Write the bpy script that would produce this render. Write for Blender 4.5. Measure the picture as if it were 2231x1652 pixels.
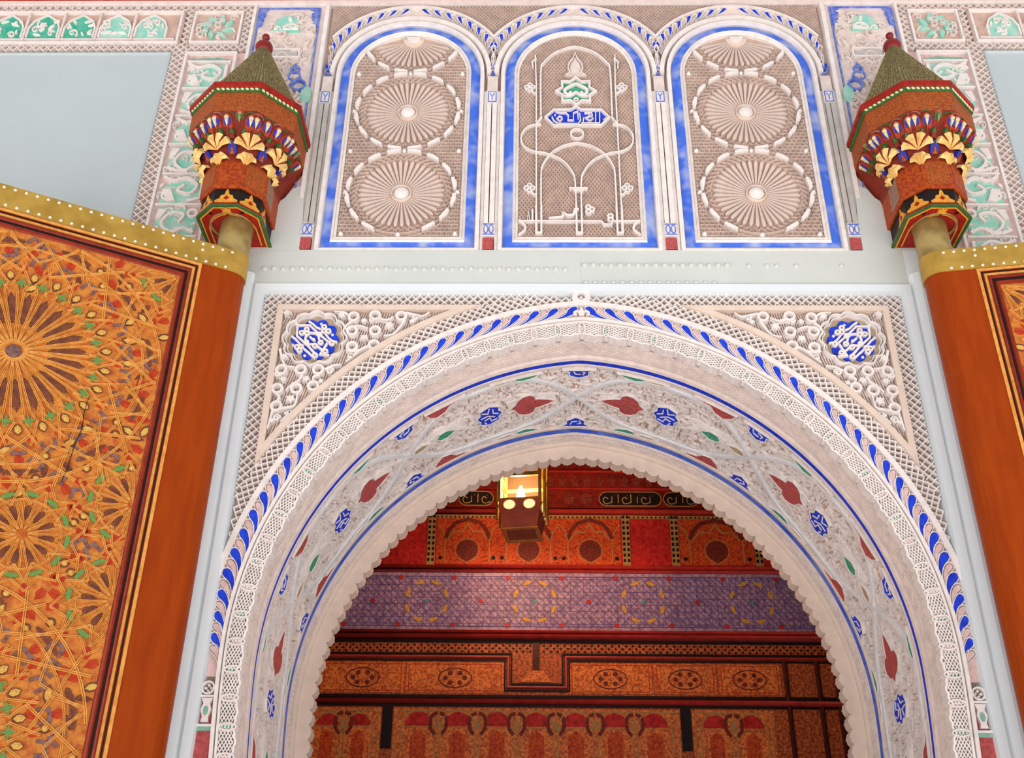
import bpy, math, random
from math import sin, cos, pi, radians, sqrt, atan2, asin, hypot
from mathutils import Matrix, Vector
random.seed(7)
for o in list(bpy.data.objects): bpy.data.objects.remove(o)
SC = bpy.context.scene
COL = SC.collection

# ------------------------------------------------------------------ camera
CAM = Vector((-0.25139, -4.54691, 1.6))
RIGHT = Vector((0.99984739, 0.01319736, 0.01144649))
DOWN = Vector((0.00304555, 0.51350639, -0.85808036))
FWD = Vector((-0.01720224, 0.85798428, 0.51338783))
FPX = 2400.0
cd = bpy.data.cameras.new('camera'); cam = bpy.data.objects.new('camera', cd); COL.objects.link(cam)
cd.sensor_fit = 'HORIZONTAL'; cd.sensor_width = 36.0; cd.lens = 36.0*FPX/2231.0
cd.clip_start = 0.05; cd.clip_end = 200
cam.matrix_world = Matrix(((RIGHT.x, -DOWN.x, -FWD.x, CAM.x), (RIGHT.y, -DOWN.y, -FWD.y, CAM.y), (RIGHT.z, -DOWN.z, -FWD.z, CAM.z), (0, 0, 0, 1)))
SC.camera = cam
SC.cycles.max_bounces = 5; SC.cycles.diffuse_bounces = 3; SC.cycles.glossy_bounces = 2; SC.cycles.transmission_bounces = 4
# ------------------------------------------------------------------ light
wd = bpy.data.worlds.new('sky'); SC.world = wd; wd.use_nodes = True
bg = wd.node_tree.nodes['Background']
bg.inputs['Color'].default_value = (0.95, 0.97, 1.0, 1); bg.inputs['Strength'].default_value = 0.56
sd = bpy.data.lights.new('sun', 'SUN'); so = bpy.data.objects.new('sun', sd); COL.objects.link(so)
sd.energy = 10.6; sd.angle = radians(0.6); sd.color = (1.0, 0.985, 0.975)      # high sun behind the building lights the courtyard floor
so.rotation_euler = Vector((0.15, 0.34, 0.93)).to_track_quat('Z', 'Y').to_euler()
SC.view_settings.view_transform = 'Standard'; SC.view_settings.look = 'None'
SC.view_settings.exposure = 0.14; SC.view_settings.gamma = 1.0; SC.view_settings.use_curve_mapping = False

# ------------------------------------------------------------------ materials
def lin(c):
    return tuple(((x/255.0)/12.92 if x/255.0 <= 0.04045 else ((x/255.0+0.055)/1.055)**2.4) for x in c)
MATS = {}
def mat(name, rgb, rough=0.8, var=0.12, scale=14.0, bump=0.0, bscale=60.0, metal=0.0, rgb2=None, coat=0.0, stretch=(1, 1, 1), thr=None, spec=0.2):
    m = bpy.data.materials.new(name); m.use_nodes = True
    nt = m.node_tree; b = nt.nodes['Principled BSDF']
    b.inputs['Roughness'].default_value = rough; b.inputs['Specular IOR Level'].default_value = spec
    b.inputs['Metallic'].default_value = metal
    b.inputs['Coat Weight'].default_value = coat; b.inputs['Coat Roughness'].default_value = 0.25
    tc = nt.nodes.new('ShaderNodeTexCoord'); mp = nt.nodes.new('ShaderNodeMapping'); mp.inputs['Scale'].default_value = stretch
    nt.links.new(tc.outputs['Object'], mp.inputs['Vector'])
    no = nt.nodes.new('ShaderNodeTexNoise'); no.inputs['Scale'].default_value = scale; no.inputs['Detail'].default_value = 2.0; no.inputs['Roughness'].default_value = 0.65
    nt.links.new(mp.outputs['Vector'], no.inputs['Vector'])
    rp = nt.nodes.new('ShaderNodeValToRGB')
    a = lin(rgb); d = lin(rgb2) if rgb2 else tuple(x*(1-2.2*var) for x in a)
    lo, hi = thr if thr else (0.3, 0.62)
    rp.color_ramp.elements[0].position = lo; rp.color_ramp.elements[1].position = hi
    rp.color_ramp.elements[0].color = (*d, 1); rp.color_ramp.elements[1].color = (*a, 1)
    nt.links.new(no.outputs['Fac'], rp.inputs['Fac']); nt.links.new(rp.outputs['Color'], b.inputs['Base Color'])
    if bump > 0:
        n2 = nt.nodes.new('ShaderNodeTexNoise'); n2.inputs['Scale'].default_value = bscale; n2.inputs['Detail'].default_value = 1.0
        nt.links.new(mp.outputs['Vector'], n2.inputs['Vector'])
        bp = nt.nodes.new('ShaderNodeBump'); bp.inputs['Strength'].default_value = bump; bp.inputs['Distance'].default_value = 0.01
        nt.links.new(n2.outputs['Fac'], bp.inputs['Height']); nt.links.new(bp.outputs['Normal'], b.inputs['Normal'])
    MATS[name] = m
    return m
mat('white', (216, 218, 211), 0.75, 0.03, 3, 0.12, 25)
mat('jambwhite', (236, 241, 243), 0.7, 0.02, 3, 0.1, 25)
mat('strapwhite', (240, 238, 238), 0.8, 0.05, 14, 0, 60)
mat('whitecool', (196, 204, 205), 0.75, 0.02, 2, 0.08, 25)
mat('cream', (249, 237, 230), 0.85, 0.06, 20)
mat('stucco', (240, 221, 211), 0.9, 0.08, 18, 0, 60)
mat('field', (220, 186, 170), 0.95, 0.1, 16, 0, 60)
mat('panelfield', (214, 182, 166), 0.95, 0.1, 16, 0, 60)
mat('panelstucco', (230, 206, 192), 0.95, 0.08, 18)
mat('peach', (238, 214, 196), 0.85, 0.05, 12, 0, 60)
mat('blue', (38, 74, 226), 0.6, 0.15, 30, 0.05, 60, rgb2=(28, 52, 190))
mat('bluewash', (74, 116, 226), 0.7, 0.2, 7, 0.08, 50, rgb2=(172, 184, 226), thr=(0.33, 0.56))
mat('blueworn', (58, 98, 226), 0.7, 0.2, 9, 0.08, 50, rgb2=(116, 142, 226))
mat('pink', (234, 198, 190), 0.85, 0.1, 30, 0, 60)
mat('ochre', (198, 94, 92), 0.75, 0.15, 60, 0, 60, rgb2=(164, 70, 70))
mat('green', (84, 174, 140), 0.75, 0.15, 40, 0, 60, rgb2=(56, 140, 110))
mat('palegreen', (150, 192, 172), 0.8, 0.1, 30)
mat('teal', (140, 214, 192), 0.8, 0.15, 14, 0, 60, rgb2=(196, 218, 204))
mat('tealdeep', (56, 172, 140), 0.8, 0.15, 14, 0, 60, rgb2=(108, 196, 168))
mat('tan', (196, 172, 142), 0.9, 0.1, 30)
mat('greyplaster', (206, 198, 190), 0.9, 0.08, 12, 0, 60)
mat('bluestuc', (90, 116, 208), 0.8, 0.2, 30, rgb2=(150, 160, 214))
# door
mat('brass', (196, 156, 70), 0.45, 0.15, 8, 0.08, 30, metal=0.2, rgb2=(166, 128, 50))
mat('brassdark', (186, 160, 100), 0.35, 0.15, 10, 0.1, 40, metal=0.3, rgb2=(150, 122, 70))
mat('stud', (246, 238, 214), 0.3, 0.05, 20, metal=0.35)
mat('wood', (164, 64, 6), 0.4, 0.1, 5, 0.03, 40, rgb2=(150, 54, 4), stretch=(4, 0.5, 4), spec=0.12)
mat('carved', (218, 138, 58), 0.5, 0.15, 22, 0.4, 90, rgb2=(184, 88, 40))
mat('strap', (236, 166, 82), 0.36, 0.12, 30, 0, 60, rgb2=(214, 138, 54), spec=0.35)
mat('petal', (130, 72, 48), 0.6, 0.2, 60, 0, 60, rgb2=(96, 50, 44))
mat('purplewood', (142, 104, 100), 0.6, 0.2, 60, 0, 60, rgb2=(104, 66, 62))
mat('gold', (238, 186, 92), 0.45, 0.12, 40, 0, 60)
mat('woodgreen', (116, 148, 60), 0.6, 0.2, 50, rgb2=(92, 140, 92))
mat('woodred', (196, 66, 30), 0.55, 0.2, 50, rgb2=(166, 46, 24))
mat('redbead', (150, 44, 16), 0.25, 0.15, 20, coat=0.15)
mat('blackline', (40, 22, 20), 0.5, 0.1, 20)
# brackets
mat('lacquer', (168, 36, 20), 0.45, 0.15, 25, 0, 60, rgb2=(130, 24, 16))
mat('finial', (140, 30, 26), 0.35, 0.12, 20, coat=0.3)
mat('painted', (186, 80, 26), 0.5, 0.25, 60, 0.15, 90, rgb2=(150, 52, 16), thr=(0.4, 0.6))
mat('paintedmix', (190, 92, 34), 0.55, 0.3, 130, 0.25, 160, rgb2=(132, 66, 30), thr=(0.40, 0.60))
mat('pendantred', (188, 66, 36), 0.5, 0.15, 40, rgb2=(158, 48, 28))
mat('black', (34, 22, 22), 0.5, 0.1, 20)
mat('orangegold', (236, 164, 56), 0.5, 0.12, 40)
mat('shell', (248, 214, 140), 0.5, 0.1, 20, 0, 60, rgb2=(232, 178, 96))
mat('shellred', (140, 46, 28), 0.5, 0.15, 30)
mat('bone', (236, 214, 166), 0.5, 0.1, 30)
mat('bracketblue', (58, 60, 170), 0.5, 0.15, 30)
mat('bracketgreen', (62, 110, 56), 0.55, 0.15, 40)
mat('rooftile', (168, 152, 104), 0.6, 0.2, 60, 0.2, 100, rgb2=(108, 92, 60))
mat('greybrown', (166, 124, 100), 0.7, 0.15, 30, rgb2=(140, 110, 96))
# interior
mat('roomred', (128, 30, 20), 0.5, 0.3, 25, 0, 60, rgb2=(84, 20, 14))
mat('friezered', (206, 48, 42), 0.45, 0.2, 30, 0, 60, rgb2=(150, 22, 20))
mat('friezeorange', (224, 92, 40), 0.5, 0.3, 70, 0, 60, rgb2=(150, 30, 20))
mat('darkornament', (84, 32, 28), 0.5, 0.3, 90, rgb2=(140, 54, 40), thr=(0.42, 0.6))
mat('paleline', (186, 140, 84), 0.5, 0.1, 40)
mat('gloss', (184, 50, 46), 0.15, 0.12, 14, coat=1.0, spec=1.0)
mat('lavender', (192, 154, 174), 0.45, 0.3, 40, 0, 90, rgb2=(140, 106, 138), thr=(0.38, 0.6))
mat('inlayblue', (118, 92, 150), 0.5, 0.15, 40)
mat('inlayyellow', (224, 164, 60), 0.5, 0.15, 40)
mat('inlayteal', (60, 172, 150), 0.5, 0.1, 40)
mat('brownwood', (216, 108, 58), 0.4, 0.3, 50, 0, 80, rgb2=(130, 58, 34), thr=(0.38, 0.62))
mat('orangewood', (250, 140, 70), 0.4, 0.3, 60, 0, 80, rgb2=(180, 80, 40), thr=(0.38, 0.62))
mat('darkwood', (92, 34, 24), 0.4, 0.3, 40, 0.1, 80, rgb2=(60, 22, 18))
mat('lanternbrass', (206, 156, 82), 0.35, 0.15, 20, metal=0.7)
mat('lanternbase', (150, 66, 50), 0.5, 0.15, 20)
mat('frosted', (255, 226, 168), 0.4, 0.05, 10)
mat('floortile', (228, 227, 227), 0.6, 0.12, 4)
mat('cornicered', (186, 66, 44), 0.5, 0.2, 16)
def glassmat():
    m = bpy.data.materials.new('glass'); m.use_nodes = True
    b = m.node_tree.nodes['Principled BSDF']
    b.inputs['Base Color'].default_value = (0.10, 0.07, 0.04, 1); b.inputs['Roughness'].default_value = 0.08
    b.inputs['Alpha'].default_value = 0.14
    MATS['glass'] = m
    e = bpy.data.materials.new('bulb'); e.use_nodes = True
    b = e.node_tree.nodes['Principled BSDF']
    b.inputs['Emission Color'].default_value = (1, 0.78, 0.45, 1); b.inputs['Emission Strength'].default_value = 14
    MATS['bulb'] = e
    f = MATS['frosted'].node_tree.nodes['Principled BSDF']; f.inputs['Emission Color'].default_value = (1, 0.72, 0.36, 1); f.inputs['Emission Strength'].default_value = 0.8
glassmat()

# ------------------------------------------------------------------ mesh builder
PROF = {'flat': [(-.5, 0), (-.5, 1), (.5, 1), (.5, 0)], 'bev': [(-.5, 0), (-.34, 1), (.34, 1), (.5, 0)], 'ridge': [(-.5, 0), (0, 1), (.5, 0)], 'groove': [(-.5, 0), (-.46, 1), (-.2, 1), (0, .45), (.2, 1), (.46, 1), (.5, 0)],
        'round': [(-.5, 0), (-.42, .6), (-.18, 1), (.18, 1), (.42, .6), (.5, 0)]}
def FAC(u, v, h): return (u, -h, v)
JIT = random.Random(3)
class MB:
    def __init__(s): s.v = []; s.f = []; s.m = []
    def add(s, vs, fs, mi=0):
        b = len(s.v); s.v.extend(vs)
        for f in fs: s.f.append([b+i for i in f]); s.m.append(mi)
        return s
    def poly(s, T, pts, h0, h1, mi=0, inset=0.0, side=None):
        h1 += JIT.random()*0.0006; n = len(pts); cu = sum(p[0] for p in pts)/n; cv = sum(p[1] for p in pts)/n
        vs = [T(p[0], p[1], h0) for p in pts]+[T(p[0]+(cu-p[0])*inset, p[1]+(cv-p[1])*inset, h1) for p in pts]
        b = len(s.v); s.v.extend(vs)
        s.f.append([b+n+i for i in range(n)]); s.m.append(mi)
        for i in range(n):
            j = (i+1) % n; s.f.append([b+i, b+j, b+n+j, b+n+i]); s.m.append(mi if side is None else side)
        return s
    def ribbon(s, T, pts, w, h0, h1, mi=0, closed=False, prof='flat'):
        pr = PROF[prof]; n = len(pts); k = len(pr); b = len(s.v); h1 += JIT.random()*0.0008
        for i in range(n):
            if closed: p0, p1 = pts[i-1], pts[(i+1) % n]
            else: p0, p1 = pts[max(i-1, 0)], pts[min(i+1, n-1)]
            ax, ay = pts[i][0]-p0[0], pts[i][1]-p0[1]; bx, by = p1[0]-pts[i][0], p1[1]-pts[i][1]
            la_, lb_ = hypot(ax, ay), hypot(bx, by)
            dx = (ax/la_ if la_ else 0)+(bx/lb_ if lb_ else 0); dy = (ay/la_ if la_ else 0)+(by/lb_ if lb_ else 0); l = hypot(dx, dy) or 1e-9
            nx, ny = -dy/l, dx/l
            mt = 1.0
            if (closed or 0 < i < n-1):
                a = (pts[i][0]-pts[i-1][0], pts[i][1]-pts[i-1][1]); la = hypot(*a) or 1e-9
                dt = (a[0]*dx+a[1]*dy)/(la*l); mt = 1/max(0.5, dt)
            wi = (w[i] if isinstance(w, (list, tuple)) else w)*mt
            for q in pr: s.v.append(T(pts[i][0]+nx*wi*q[0], pts[i][1]+ny*wi*q[0], h0+(h1-h0)*q[1]))
        for i in range(n if closed else n-1):
            j = (i+1) % n
            for q in range(k-1): s.f.append([b+i*k+q, b+j*k+q, b+j*k+q+1, b+i*k+q+1]); s.m.append(mi)
        if not closed:
            s.f.append([b+q for q in range(k)]); s.m.append(mi)
            s.f.append([b+(n-1)*k+q for q in range(k)]); s.m.append(mi)
        return s
    def dome(s, T, u, v, r, h0, h1, mi=0, seg=10, rings=3, ru=1.0):
        b = len(s.v)
        for i in range(rings):
            a = (pi/2)*i/rings
            for j in range(seg):
                t = 2*pi*j/seg; s.v.append(T(u+r*ru*cos(a)*cos(t), v+r*cos(a)*sin(t), h0+(h1-h0)*sin(a)))
        s.v.append(T(u, v, h1))
        for i in range(rings-1):
            for j in range(seg):
                k = (j+1) % seg; s.f.append([b+i*seg+j, b+i*seg+k, b+(i+1)*seg+k, b+(i+1)*seg+j]); s.m.append(mi)
        for j in range(seg):
            s.f.append([b+(rings-1)*seg+j, b+(rings-1)*seg+(j+1) % seg, b+rings*seg]); s.m.append(mi)
        return s
    def box(s, x0, x1, y0, y1, z0, z1, mi=0):
        return s.add([(x0, y0, z0), (x1, y0, z0), (x1, y1, z0), (x0, y1, z0), (x0, y0, z1), (x1, y0, z1), (x1, y1, z1), (x0, y1, z1)],
                     [(0, 1, 2, 3), (4, 5, 6, 7), (0, 1, 5, 4), (1, 2, 6, 5), (2, 3, 7, 6), (3, 0, 4, 7)], mi)
    def slab(s, T, u0, u1, v0, v1, h0, h1, mi=0, inset=0.0):
        return s.poly(T, [(u0, v0), (u1, v0), (u1, v1), (u0, v1)], h0, h1, mi, inset)
    def loft(s, rings, mi=0, closed=True, cap0=False, cap1=False):
        n = len(rings[0]); b = len(s.v)
        for r in rings: s.v.extend(r)
        for i in range(len(rings)-1):
            for j in range(n if closed else n-1):
                k = (j+1) % n; s.f.append([b+i*n+j, b+i*n+k, b+(i+1)*n+k, b+(i+1)*n+j]); s.m.append(mi)
        if cap0: s.f.append([b+j for j in range(n)]); s.m.append(mi)
        if cap1: s.f.append([b+(len(rings)-1)*n+j for j in range(n)]); s.m.append(mi)
        return s
    def lathe(s, prof, cx, cy, mi=0, seg=20, smooth=False):
        rings = [[(cx+r*cos(2*pi*j/seg), cy+r*sin(2*pi*j/seg), z) for j in range(seg)] for r, z in prof]
        return s.loft(rings, mi, True, True, True)
    def mesh(s, name, mats, smooth=False):
        me = bpy.data.meshes.new(name); me.from_pydata(s.v, [], s.f)
        for m in (mats if isinstance(mats, (list, tuple)) else [mats]): me.materials.append(MATS[m])
        me.polygons.foreach_set('material_index', s.m)
        if smooth: me.polygons.foreach_set('use_smooth', [True]*len(s.f))
        me.update()
        return me
    def build(s, name, mats, parent=None, smooth=False, label=None, kind=None):
        return obj(name, s.mesh(name, mats, smooth), parent, label=label, kind=kind)
ORG = {}
def obj(name, me, parent=None, loc=(0, 0, 0), rot=None, label=None, kind=None, local=False):
    o = bpy.data.objects.new(name, me); COL.objects.link(o)
    if parent is not None:
        o.parent = parent
        po = (0, 0, 0) if local else ORG.get(parent.name, (0, 0, 0))
        o.location = tuple(loc[i]-po[i] for i in range(3))
    else: o.location = loc
    ORG[o.name] = tuple(loc)
    if rot: o.rotation_euler = rot
    if label: o['label'] = label
    if kind: o['kind'] = kind
    return o
def tag(o, label, cat, group=None, kind=None):
    o['label'] = label; o['category'] = cat
    if group: o['group'] = group
    if kind: o['kind'] = kind
    return o
def empty(name, loc, label, cat, group=None, kind=None):
    o = bpy.data.objects.new(name, None); COL.objects.link(o); o.location = loc; o.empty_display_size = 0.1
    ORG[o.name] = tuple(loc)
    return tag(o, label, cat, group, kind)
SURVEY = Vector((-0.25139, -4.54691, 1.6))     # fixed station from which wall coordinates were measured
def P(px, py, y=0.0):
    d = RIGHT*((px-1115.5)/FPX)+DOWN*((py-826.0)/FPX)+FWD
    q = SURVEY+d*((y-SURVEY.y)/d.y)
    return (q.x, q.z)
def circ(u, v, r, n=16, a0=0.0, rv=None): return [(u+r*cos(a0+2*pi*i/n), v+(rv or r)*sin(a0+2*pi*i/n)) for i in range(n)]
def arc(u, v, r, a0, a1, n=10): return [(u+r*cos(radians(a0+(a1-a0)*i/n)), v+r*sin(radians(a0+(a1-a0)*i/n))) for i in range(n+1)]
def spline(pts, n=5):
    out = []; L = len(pts)
    for i in range(L-1):
        p0, p1, p2, p3 = pts[max(i-1, 0)], pts[i], pts[i+1], pts[min(i+2, L-1)]
        for j in range(n):
            t = j/n
            out.append(tuple(0.5*(2*p1[k]+(p2[k]-p0[k])*t+(2*p0[k]-5*p1[k]+4*p2[k]-p3[k])*t*t+(3*p1[k]-p0[k]-3*p2[k]+p3[k])*t**3) for k in (0, 1)))
    out.append(tuple(pts[-1]))
    return out
def rotp(pts, a, u=0, v=0, sc=1.0): return [(u+sc*(p[0]*cos(a)-p[1]*sin(a)), v+sc*(p[0]*sin(a)+p[1]*cos(a))) for p in pts]
def lattice(mb, T, box, inside, sp, w, h0, h1, mi=0, step=0.006, dirs=((1, 1), (1, -1)), prof='flat'):
    u0, u1, v0, v1 = box
    for (du, dv) in dirs:
        l = hypot(du, dv); du, dv = du/l, dv/l; nu, nv = -dv, du
        cs = [(u, v) for u in (u0, u1) for v in (v0, v1)]
        ks = [a*nu+b*nv for a, b in cs]; ts = [a*du+b*dv for a, b in cs]
        k = math.ceil(min(ks)/sp)*sp
        while k <= max(ks):
            t = min(ts); start = None; last = None
            while t <= max(ts)+step:
                u, v = k*nu+t*du, k*nv+t*dv
                ok = u0 <= u <= u1 and v0 <= v <= v1 and inside(u, v)
                if ok:
                    if start is None: start = (u, v)
                    last = (u, v)
                elif start is not None:
                    if last != start: mb.ribbon(T, [start, last], w, h0, h1, mi, prof=prof)
                    start = None
                t += step
            k += sp
    return mb

# ------------------------------------------------------------------ arch curve (pointed horseshoe, two arcs)
R0, C0, Z0, SM = 1.595, 0.125, 3.0, 2.380
def arch(s, off, y):
    sg = -1.0 if s < 0 else 1.0; a = abs(s); R = R0+off; a0 = asin(C0/R)
    if a <= SM:
        al = a0+(a/SM)*(pi/2-a0); x = -C0+R*sin(al); z = Z0+R*cos(al)
    else:
        d = a-SM; t = min(d/0.8, 1.0); x = -C0+R-0.035*t*t*(3-2*t); z = Z0-d
    return (sg*x, y, z)
def ARF(s, off, h): return arch(s, off, -h)
def SOF(s, y, h): return arch(s, -h, y)
SEND = 5.38           # arch jambs run on down to the floor
SDET = 3.05           # carved detail ends just below the picture
def srange(a, b, ds): 
    n = max(1, int(round((b-a)/ds))); return [a+(b-a)*i/n for i in range(n+1)]
def arch_sweep(mb, prof, mi=0, ds=0.03, send=SDET, f=None):
    """prof = [(y, off), ...] swept along the arch; f(s) adds to off where the third entry is 1"""
    rings = []
    for s in srange(-send, send, ds):
        rings.append([arch(s if abs(s) > 1e-6 else 1e-6, p[1]+((f(s)*p[2]) if f and len(p) > 2 else 0), p[0]) for p in prof])
    return mb.loft(rings, mi, closed=False)
WX = 1.6              # half width of the carved frame
# ================================================================== STRUCTURE
HB = -0.045           # depth of the wall core behind the finished face
wf = MB()
wf.box(-4.8, -WX-0.02, 0.045, 1.25, 0, 7.0); wf.box(WX+0.02, 4.8, 0.045, 1.25, 0, 7.0)
ring = []
for s in srange(-SEND, SEND, 0.05):
    a = arch(s if abs(s) > 1e-6 else 1e-6, 0.034, 0)
    if a[2] > 3.4 or abs(s) < 1.6:
        dx, dz = a[0], a[2]-3.0; t = min((WX+0.02)/max(abs(dx), 1e-6), (7.0-3.0)/max(dz, 1e-6)); b = (dx*t, 3.0+dz*t)
        if b[1] > 4.83: b = (b[0], b[1])
    else: b = ((WX+0.02)*(1 if a[0] > 0 else -1), a[2])
    ring.append([(a[0], 0.045, a[2]), (b[0], 0.045, b[1]), (b[0], 1.25, b[1]), (a[0], 1.25, a[2])])
wf.loft(ring, 0, True)
wf.box(-WX-0.02, WX+0.02, 0.047, 1.25, 4.80, 7.0)
wall = tag(wf.build('wall_front', ['field']), 'tall carved and whitewashed plaster wall around the horseshoe arch', 'wall', kind='structure')
FL = tag(MB().box(-14, 14, -14, 6, -0.1, 0).build('floor', ['floortile']), 'pale tiled courtyard floor below the arch', 'floor', kind='structure')

# plain white plaster areas
w = MB()
w.slab(FAC, -WX-0.055, WX+0.055, 4.865, 5.098, HB, 0.0)
w.build('plain_band', ['white'], wall, label='plain white plaster band above the arch')
for sg in (-1, 1):
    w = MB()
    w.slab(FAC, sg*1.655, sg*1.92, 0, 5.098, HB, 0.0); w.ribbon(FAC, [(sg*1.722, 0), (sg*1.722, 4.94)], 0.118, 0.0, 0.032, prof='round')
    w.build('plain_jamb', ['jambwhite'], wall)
    w = MB(); w.poly(FAC, [(sg*1.455, 5.098), (sg*1.92, 5.098), (sg*1.92, 5.30), (sg*1.62, 5.40), (sg*1.57, 5.45), (sg*1.535, 5.51), (sg*1.50, 5.53), (sg*1.475, 5.50), (sg*1.468, 5.42), (sg*1.458, 5.3)], HB, 0.0, 0, 0.0)
    w.build('plaster_patch', ['white'], wall, label='rough white plaster patch under the bracket')
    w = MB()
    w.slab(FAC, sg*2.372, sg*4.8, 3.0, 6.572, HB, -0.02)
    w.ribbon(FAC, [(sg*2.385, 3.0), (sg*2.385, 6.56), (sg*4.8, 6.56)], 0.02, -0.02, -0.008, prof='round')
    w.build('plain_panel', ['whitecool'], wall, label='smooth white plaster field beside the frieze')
# raised white frame around the carved rectangle
w = MB(); e = WX+0.03
fr = [(-e, 0), (-e, 4.85), (e, 4.85), (e, 0)]
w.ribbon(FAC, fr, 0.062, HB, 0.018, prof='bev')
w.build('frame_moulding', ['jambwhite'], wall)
# beads
bm = MB().dome(lambda u, v, h: (u, -h, v), 0, 0, 0.0135, 0, 0.019, 0, 8, 3, 1.15).mesh('plaster_bead', ['white'], True)
for i in range(33):
    obj('plaster_bead', bm, wall, (-1.62+i*0.0482, 0, 4.972+0.002*sin(i*2.1)))
for i in range(17): obj('plaster_bead', bm, wall, (0.02+i*0.0455, 0, 4.998+0.002*sin(i*1.7)))
for i in range(15): obj('plaster_bead', bm, wall, (0.025+i*0.0465, 0.005, 4.892))
for x in (0.86, 0.95, 1.0, 1.1, 1.33): obj('plaster_bead', bm, wall, (x, 0.006, 4.998))
w = MB(); w.slab(FAC, -1.7, 0.0, 4.868, 5.09, 0, 0.003); w.build('plaster_coat', ['white'], wall)

# top cornice of red wood
c = MB(); c.box(-4.8, 4.8, -0.10, 0.05, 7.012, 7.16); c.box(-4.8, 4.8, -0.06, 0.05, 6.998, 7.012)
tag(c.build('trim_1', ['cornicered']), 'red painted wooden cornice along the top of the wall', 'cornice', kind='structure')
c = MB().slab(FAC, -4.8, 4.8, 6.968, 6.996, HB, 0.004); c.build('top_fillet', ['cream'], wall)

# ================================================================== ARCH
A = empty('horseshoe_arch', (0, 0, 0), 'white carved stucco horseshoe arch with blue edged soffit around the dark opening', 'arch')
# lattice of the frame
SPA, SPB = 1.86, 1.83
def in_tri(u, v, g=0.0): return abs(u) < 1.525+g and v < 4.752+g and hypot(abs(u)+C0, v-Z0) > SPA-g
m = MB()
def ins(u, v):
    r = hypot(abs(u)+C0, v-Z0) if v > Z0 else 9
    return abs(u) < WX and v > 3.2 and r > SPA-0.01 and not in_tri(u, v, -0.012) and not (abs(u) < 0.075 and v > 4.77)
lattice(m, FAC, (-WX, WX, 3.3, 4.825), ins, 0.0295, 0.0052, HB+0.016, -0.010)
for k in range(-160, 161):
    for d in (-1, 1):
        pts = []
        for j in range(5):
            off = 0.186+(SPA-0.004-R0-0.186)*j/4; s = k*0.0345+d*(off-0.186)*0.92
            if abs(s) < 2.32:
                q = arch(s, off, 0)
                if abs(q[0]) < WX and q[2] < 4.823: pts.append((s, off))
        if len(pts) > 1: m.ribbon(ARF, pts, 0.0052, HB+0.016, -0.010)
m.build('frame_lattice', ['cream'], A, kind='stuff', label='diamond lattice carved into the frame')
# rings: outer plain band, leaf band ground, double band
def rlim(s): return 0
def offmax(s, o):
    a = abs(s)
    for _ in range(12):
        if abs(arch(a, o, 0)[0]) <= WX+0.004: break
        o -= 0.006
    return o
m = MB()
for seg in (-1, 1):
    pts = [(seg*x, 0.174) for x in srange(1e-4, 2.16, 0.03)]
    m.ribbon(ARF, pts, 0.026, HB, 0.004, prof='flat')
m.build('outer_band', ['cream'], A)
m = MB(); arch_sweep(m, [(0.02, 0.165), (0.02, 0.085)], 0, 0.04, 2.5); m.build('leaf_ground', ['pink'], A)
m = MB()
for seg in (-1, 1):
    m.ribbon(ARF, [(seg*x, 0.0805) for x in srange(1e-4, SDET, 0.03)], 0.015, HB, 0.006, prof='flat')
    m.ribbon(ARF, [(seg*x, 0.063) for x in srange(1e-4, SDET, 0.03)], 0.014, HB, 0.0, prof='bev')
m.build('double_band', ['cream'], A)
# leaves
NL = 27; pitch = SM/NL*1.005
for sg in (-1, 1):
    for i in range(NL):
        sa = 0.035+i*pitch
        top = offmax(sa, 0.160)-0.004; bot = 0.090; hgt = top-bot
        k = 1.45 if i < 14 else 1.45-(i-13)*0.055
        def leaf(s0, lw, grow):
            cl = [(0.0, 0.84), (0.06, 0.72), (0.22, 0.5), (0.5, 0.28), (0.85, 0.10), (1.25, 0.0)]
            ws = [0.86, 1.0, 0.88, 0.60, 0.32, 0.03]
            cl = [(s0+c_[0]*pitch*k*0.75, bot+c_[1]*hgt) for c_ in cl]; L_, Rr = [], []
            for j in range(len(cl)):
                p0, p1 = cl[max(j-1, 0)], cl[min(j+1, len(cl)-1)]; dx, dy = p1[0]-p0[0], p1[1]-p0[1]; l = hypot(dx, dy)
                ww = ws[j]*lw*0.5+grow; L_.append((cl[j][0]-dy/l*ww, cl[j][1]+dx/l*ww)); Rr.append((cl[j][0]+dy/l*ww, cl[j][1]-dx/l*ww))
            dx, dy = cl[0][0]-cl[1][0], cl[0][1]-cl[1][1]; l = hypot(dx, dy); dx, dy = dx/l, dy/l; w0 = ws[0]*lw*0.5+grow
            hd = [(cl[0][0]+w0*(dy*cos(t)+dx*sin(t)*1.1), cl[0][1]+w0*(-dx*cos(t)+dy*sin(t)*1.1)) for t in [pi*q/6 for q in range(1, 6)]]
            nl = (L_[0][0]-cl[0][0])*dy+(L_[0][1]-cl[0][1])*(-dx)
            if nl > 0: hd = hd[::-1]
            return [(sg*p[0], p[1]) for p in L_+Rr[::-1]+hd]
        m = MB(); m.poly(ARF, leaf(sa, 0.036, 0.0), -0.02, -0.008, 0); ol = leaf(sa, 0.036, 0.003)
        m.ribbon(ARF, ol, 0.0030, -0.02, -0.002, 1, True)
        m.build('blue_leaf', ['blue', 'cream'], A)
        m = MB(); ol = leaf(sa+pitch*0.5, 0.033, 0.002)
        m.poly(ARF, leaf(sa+pitch*0.5, 0.028, 0), -0.02, -0.006, 0, 0.1); m.ribbon(ARF, ol, 0.0030, -0.02, -0.004, 1, True)
        m.build('pink_leaf', ['pink', 'cream'], A)
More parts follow.
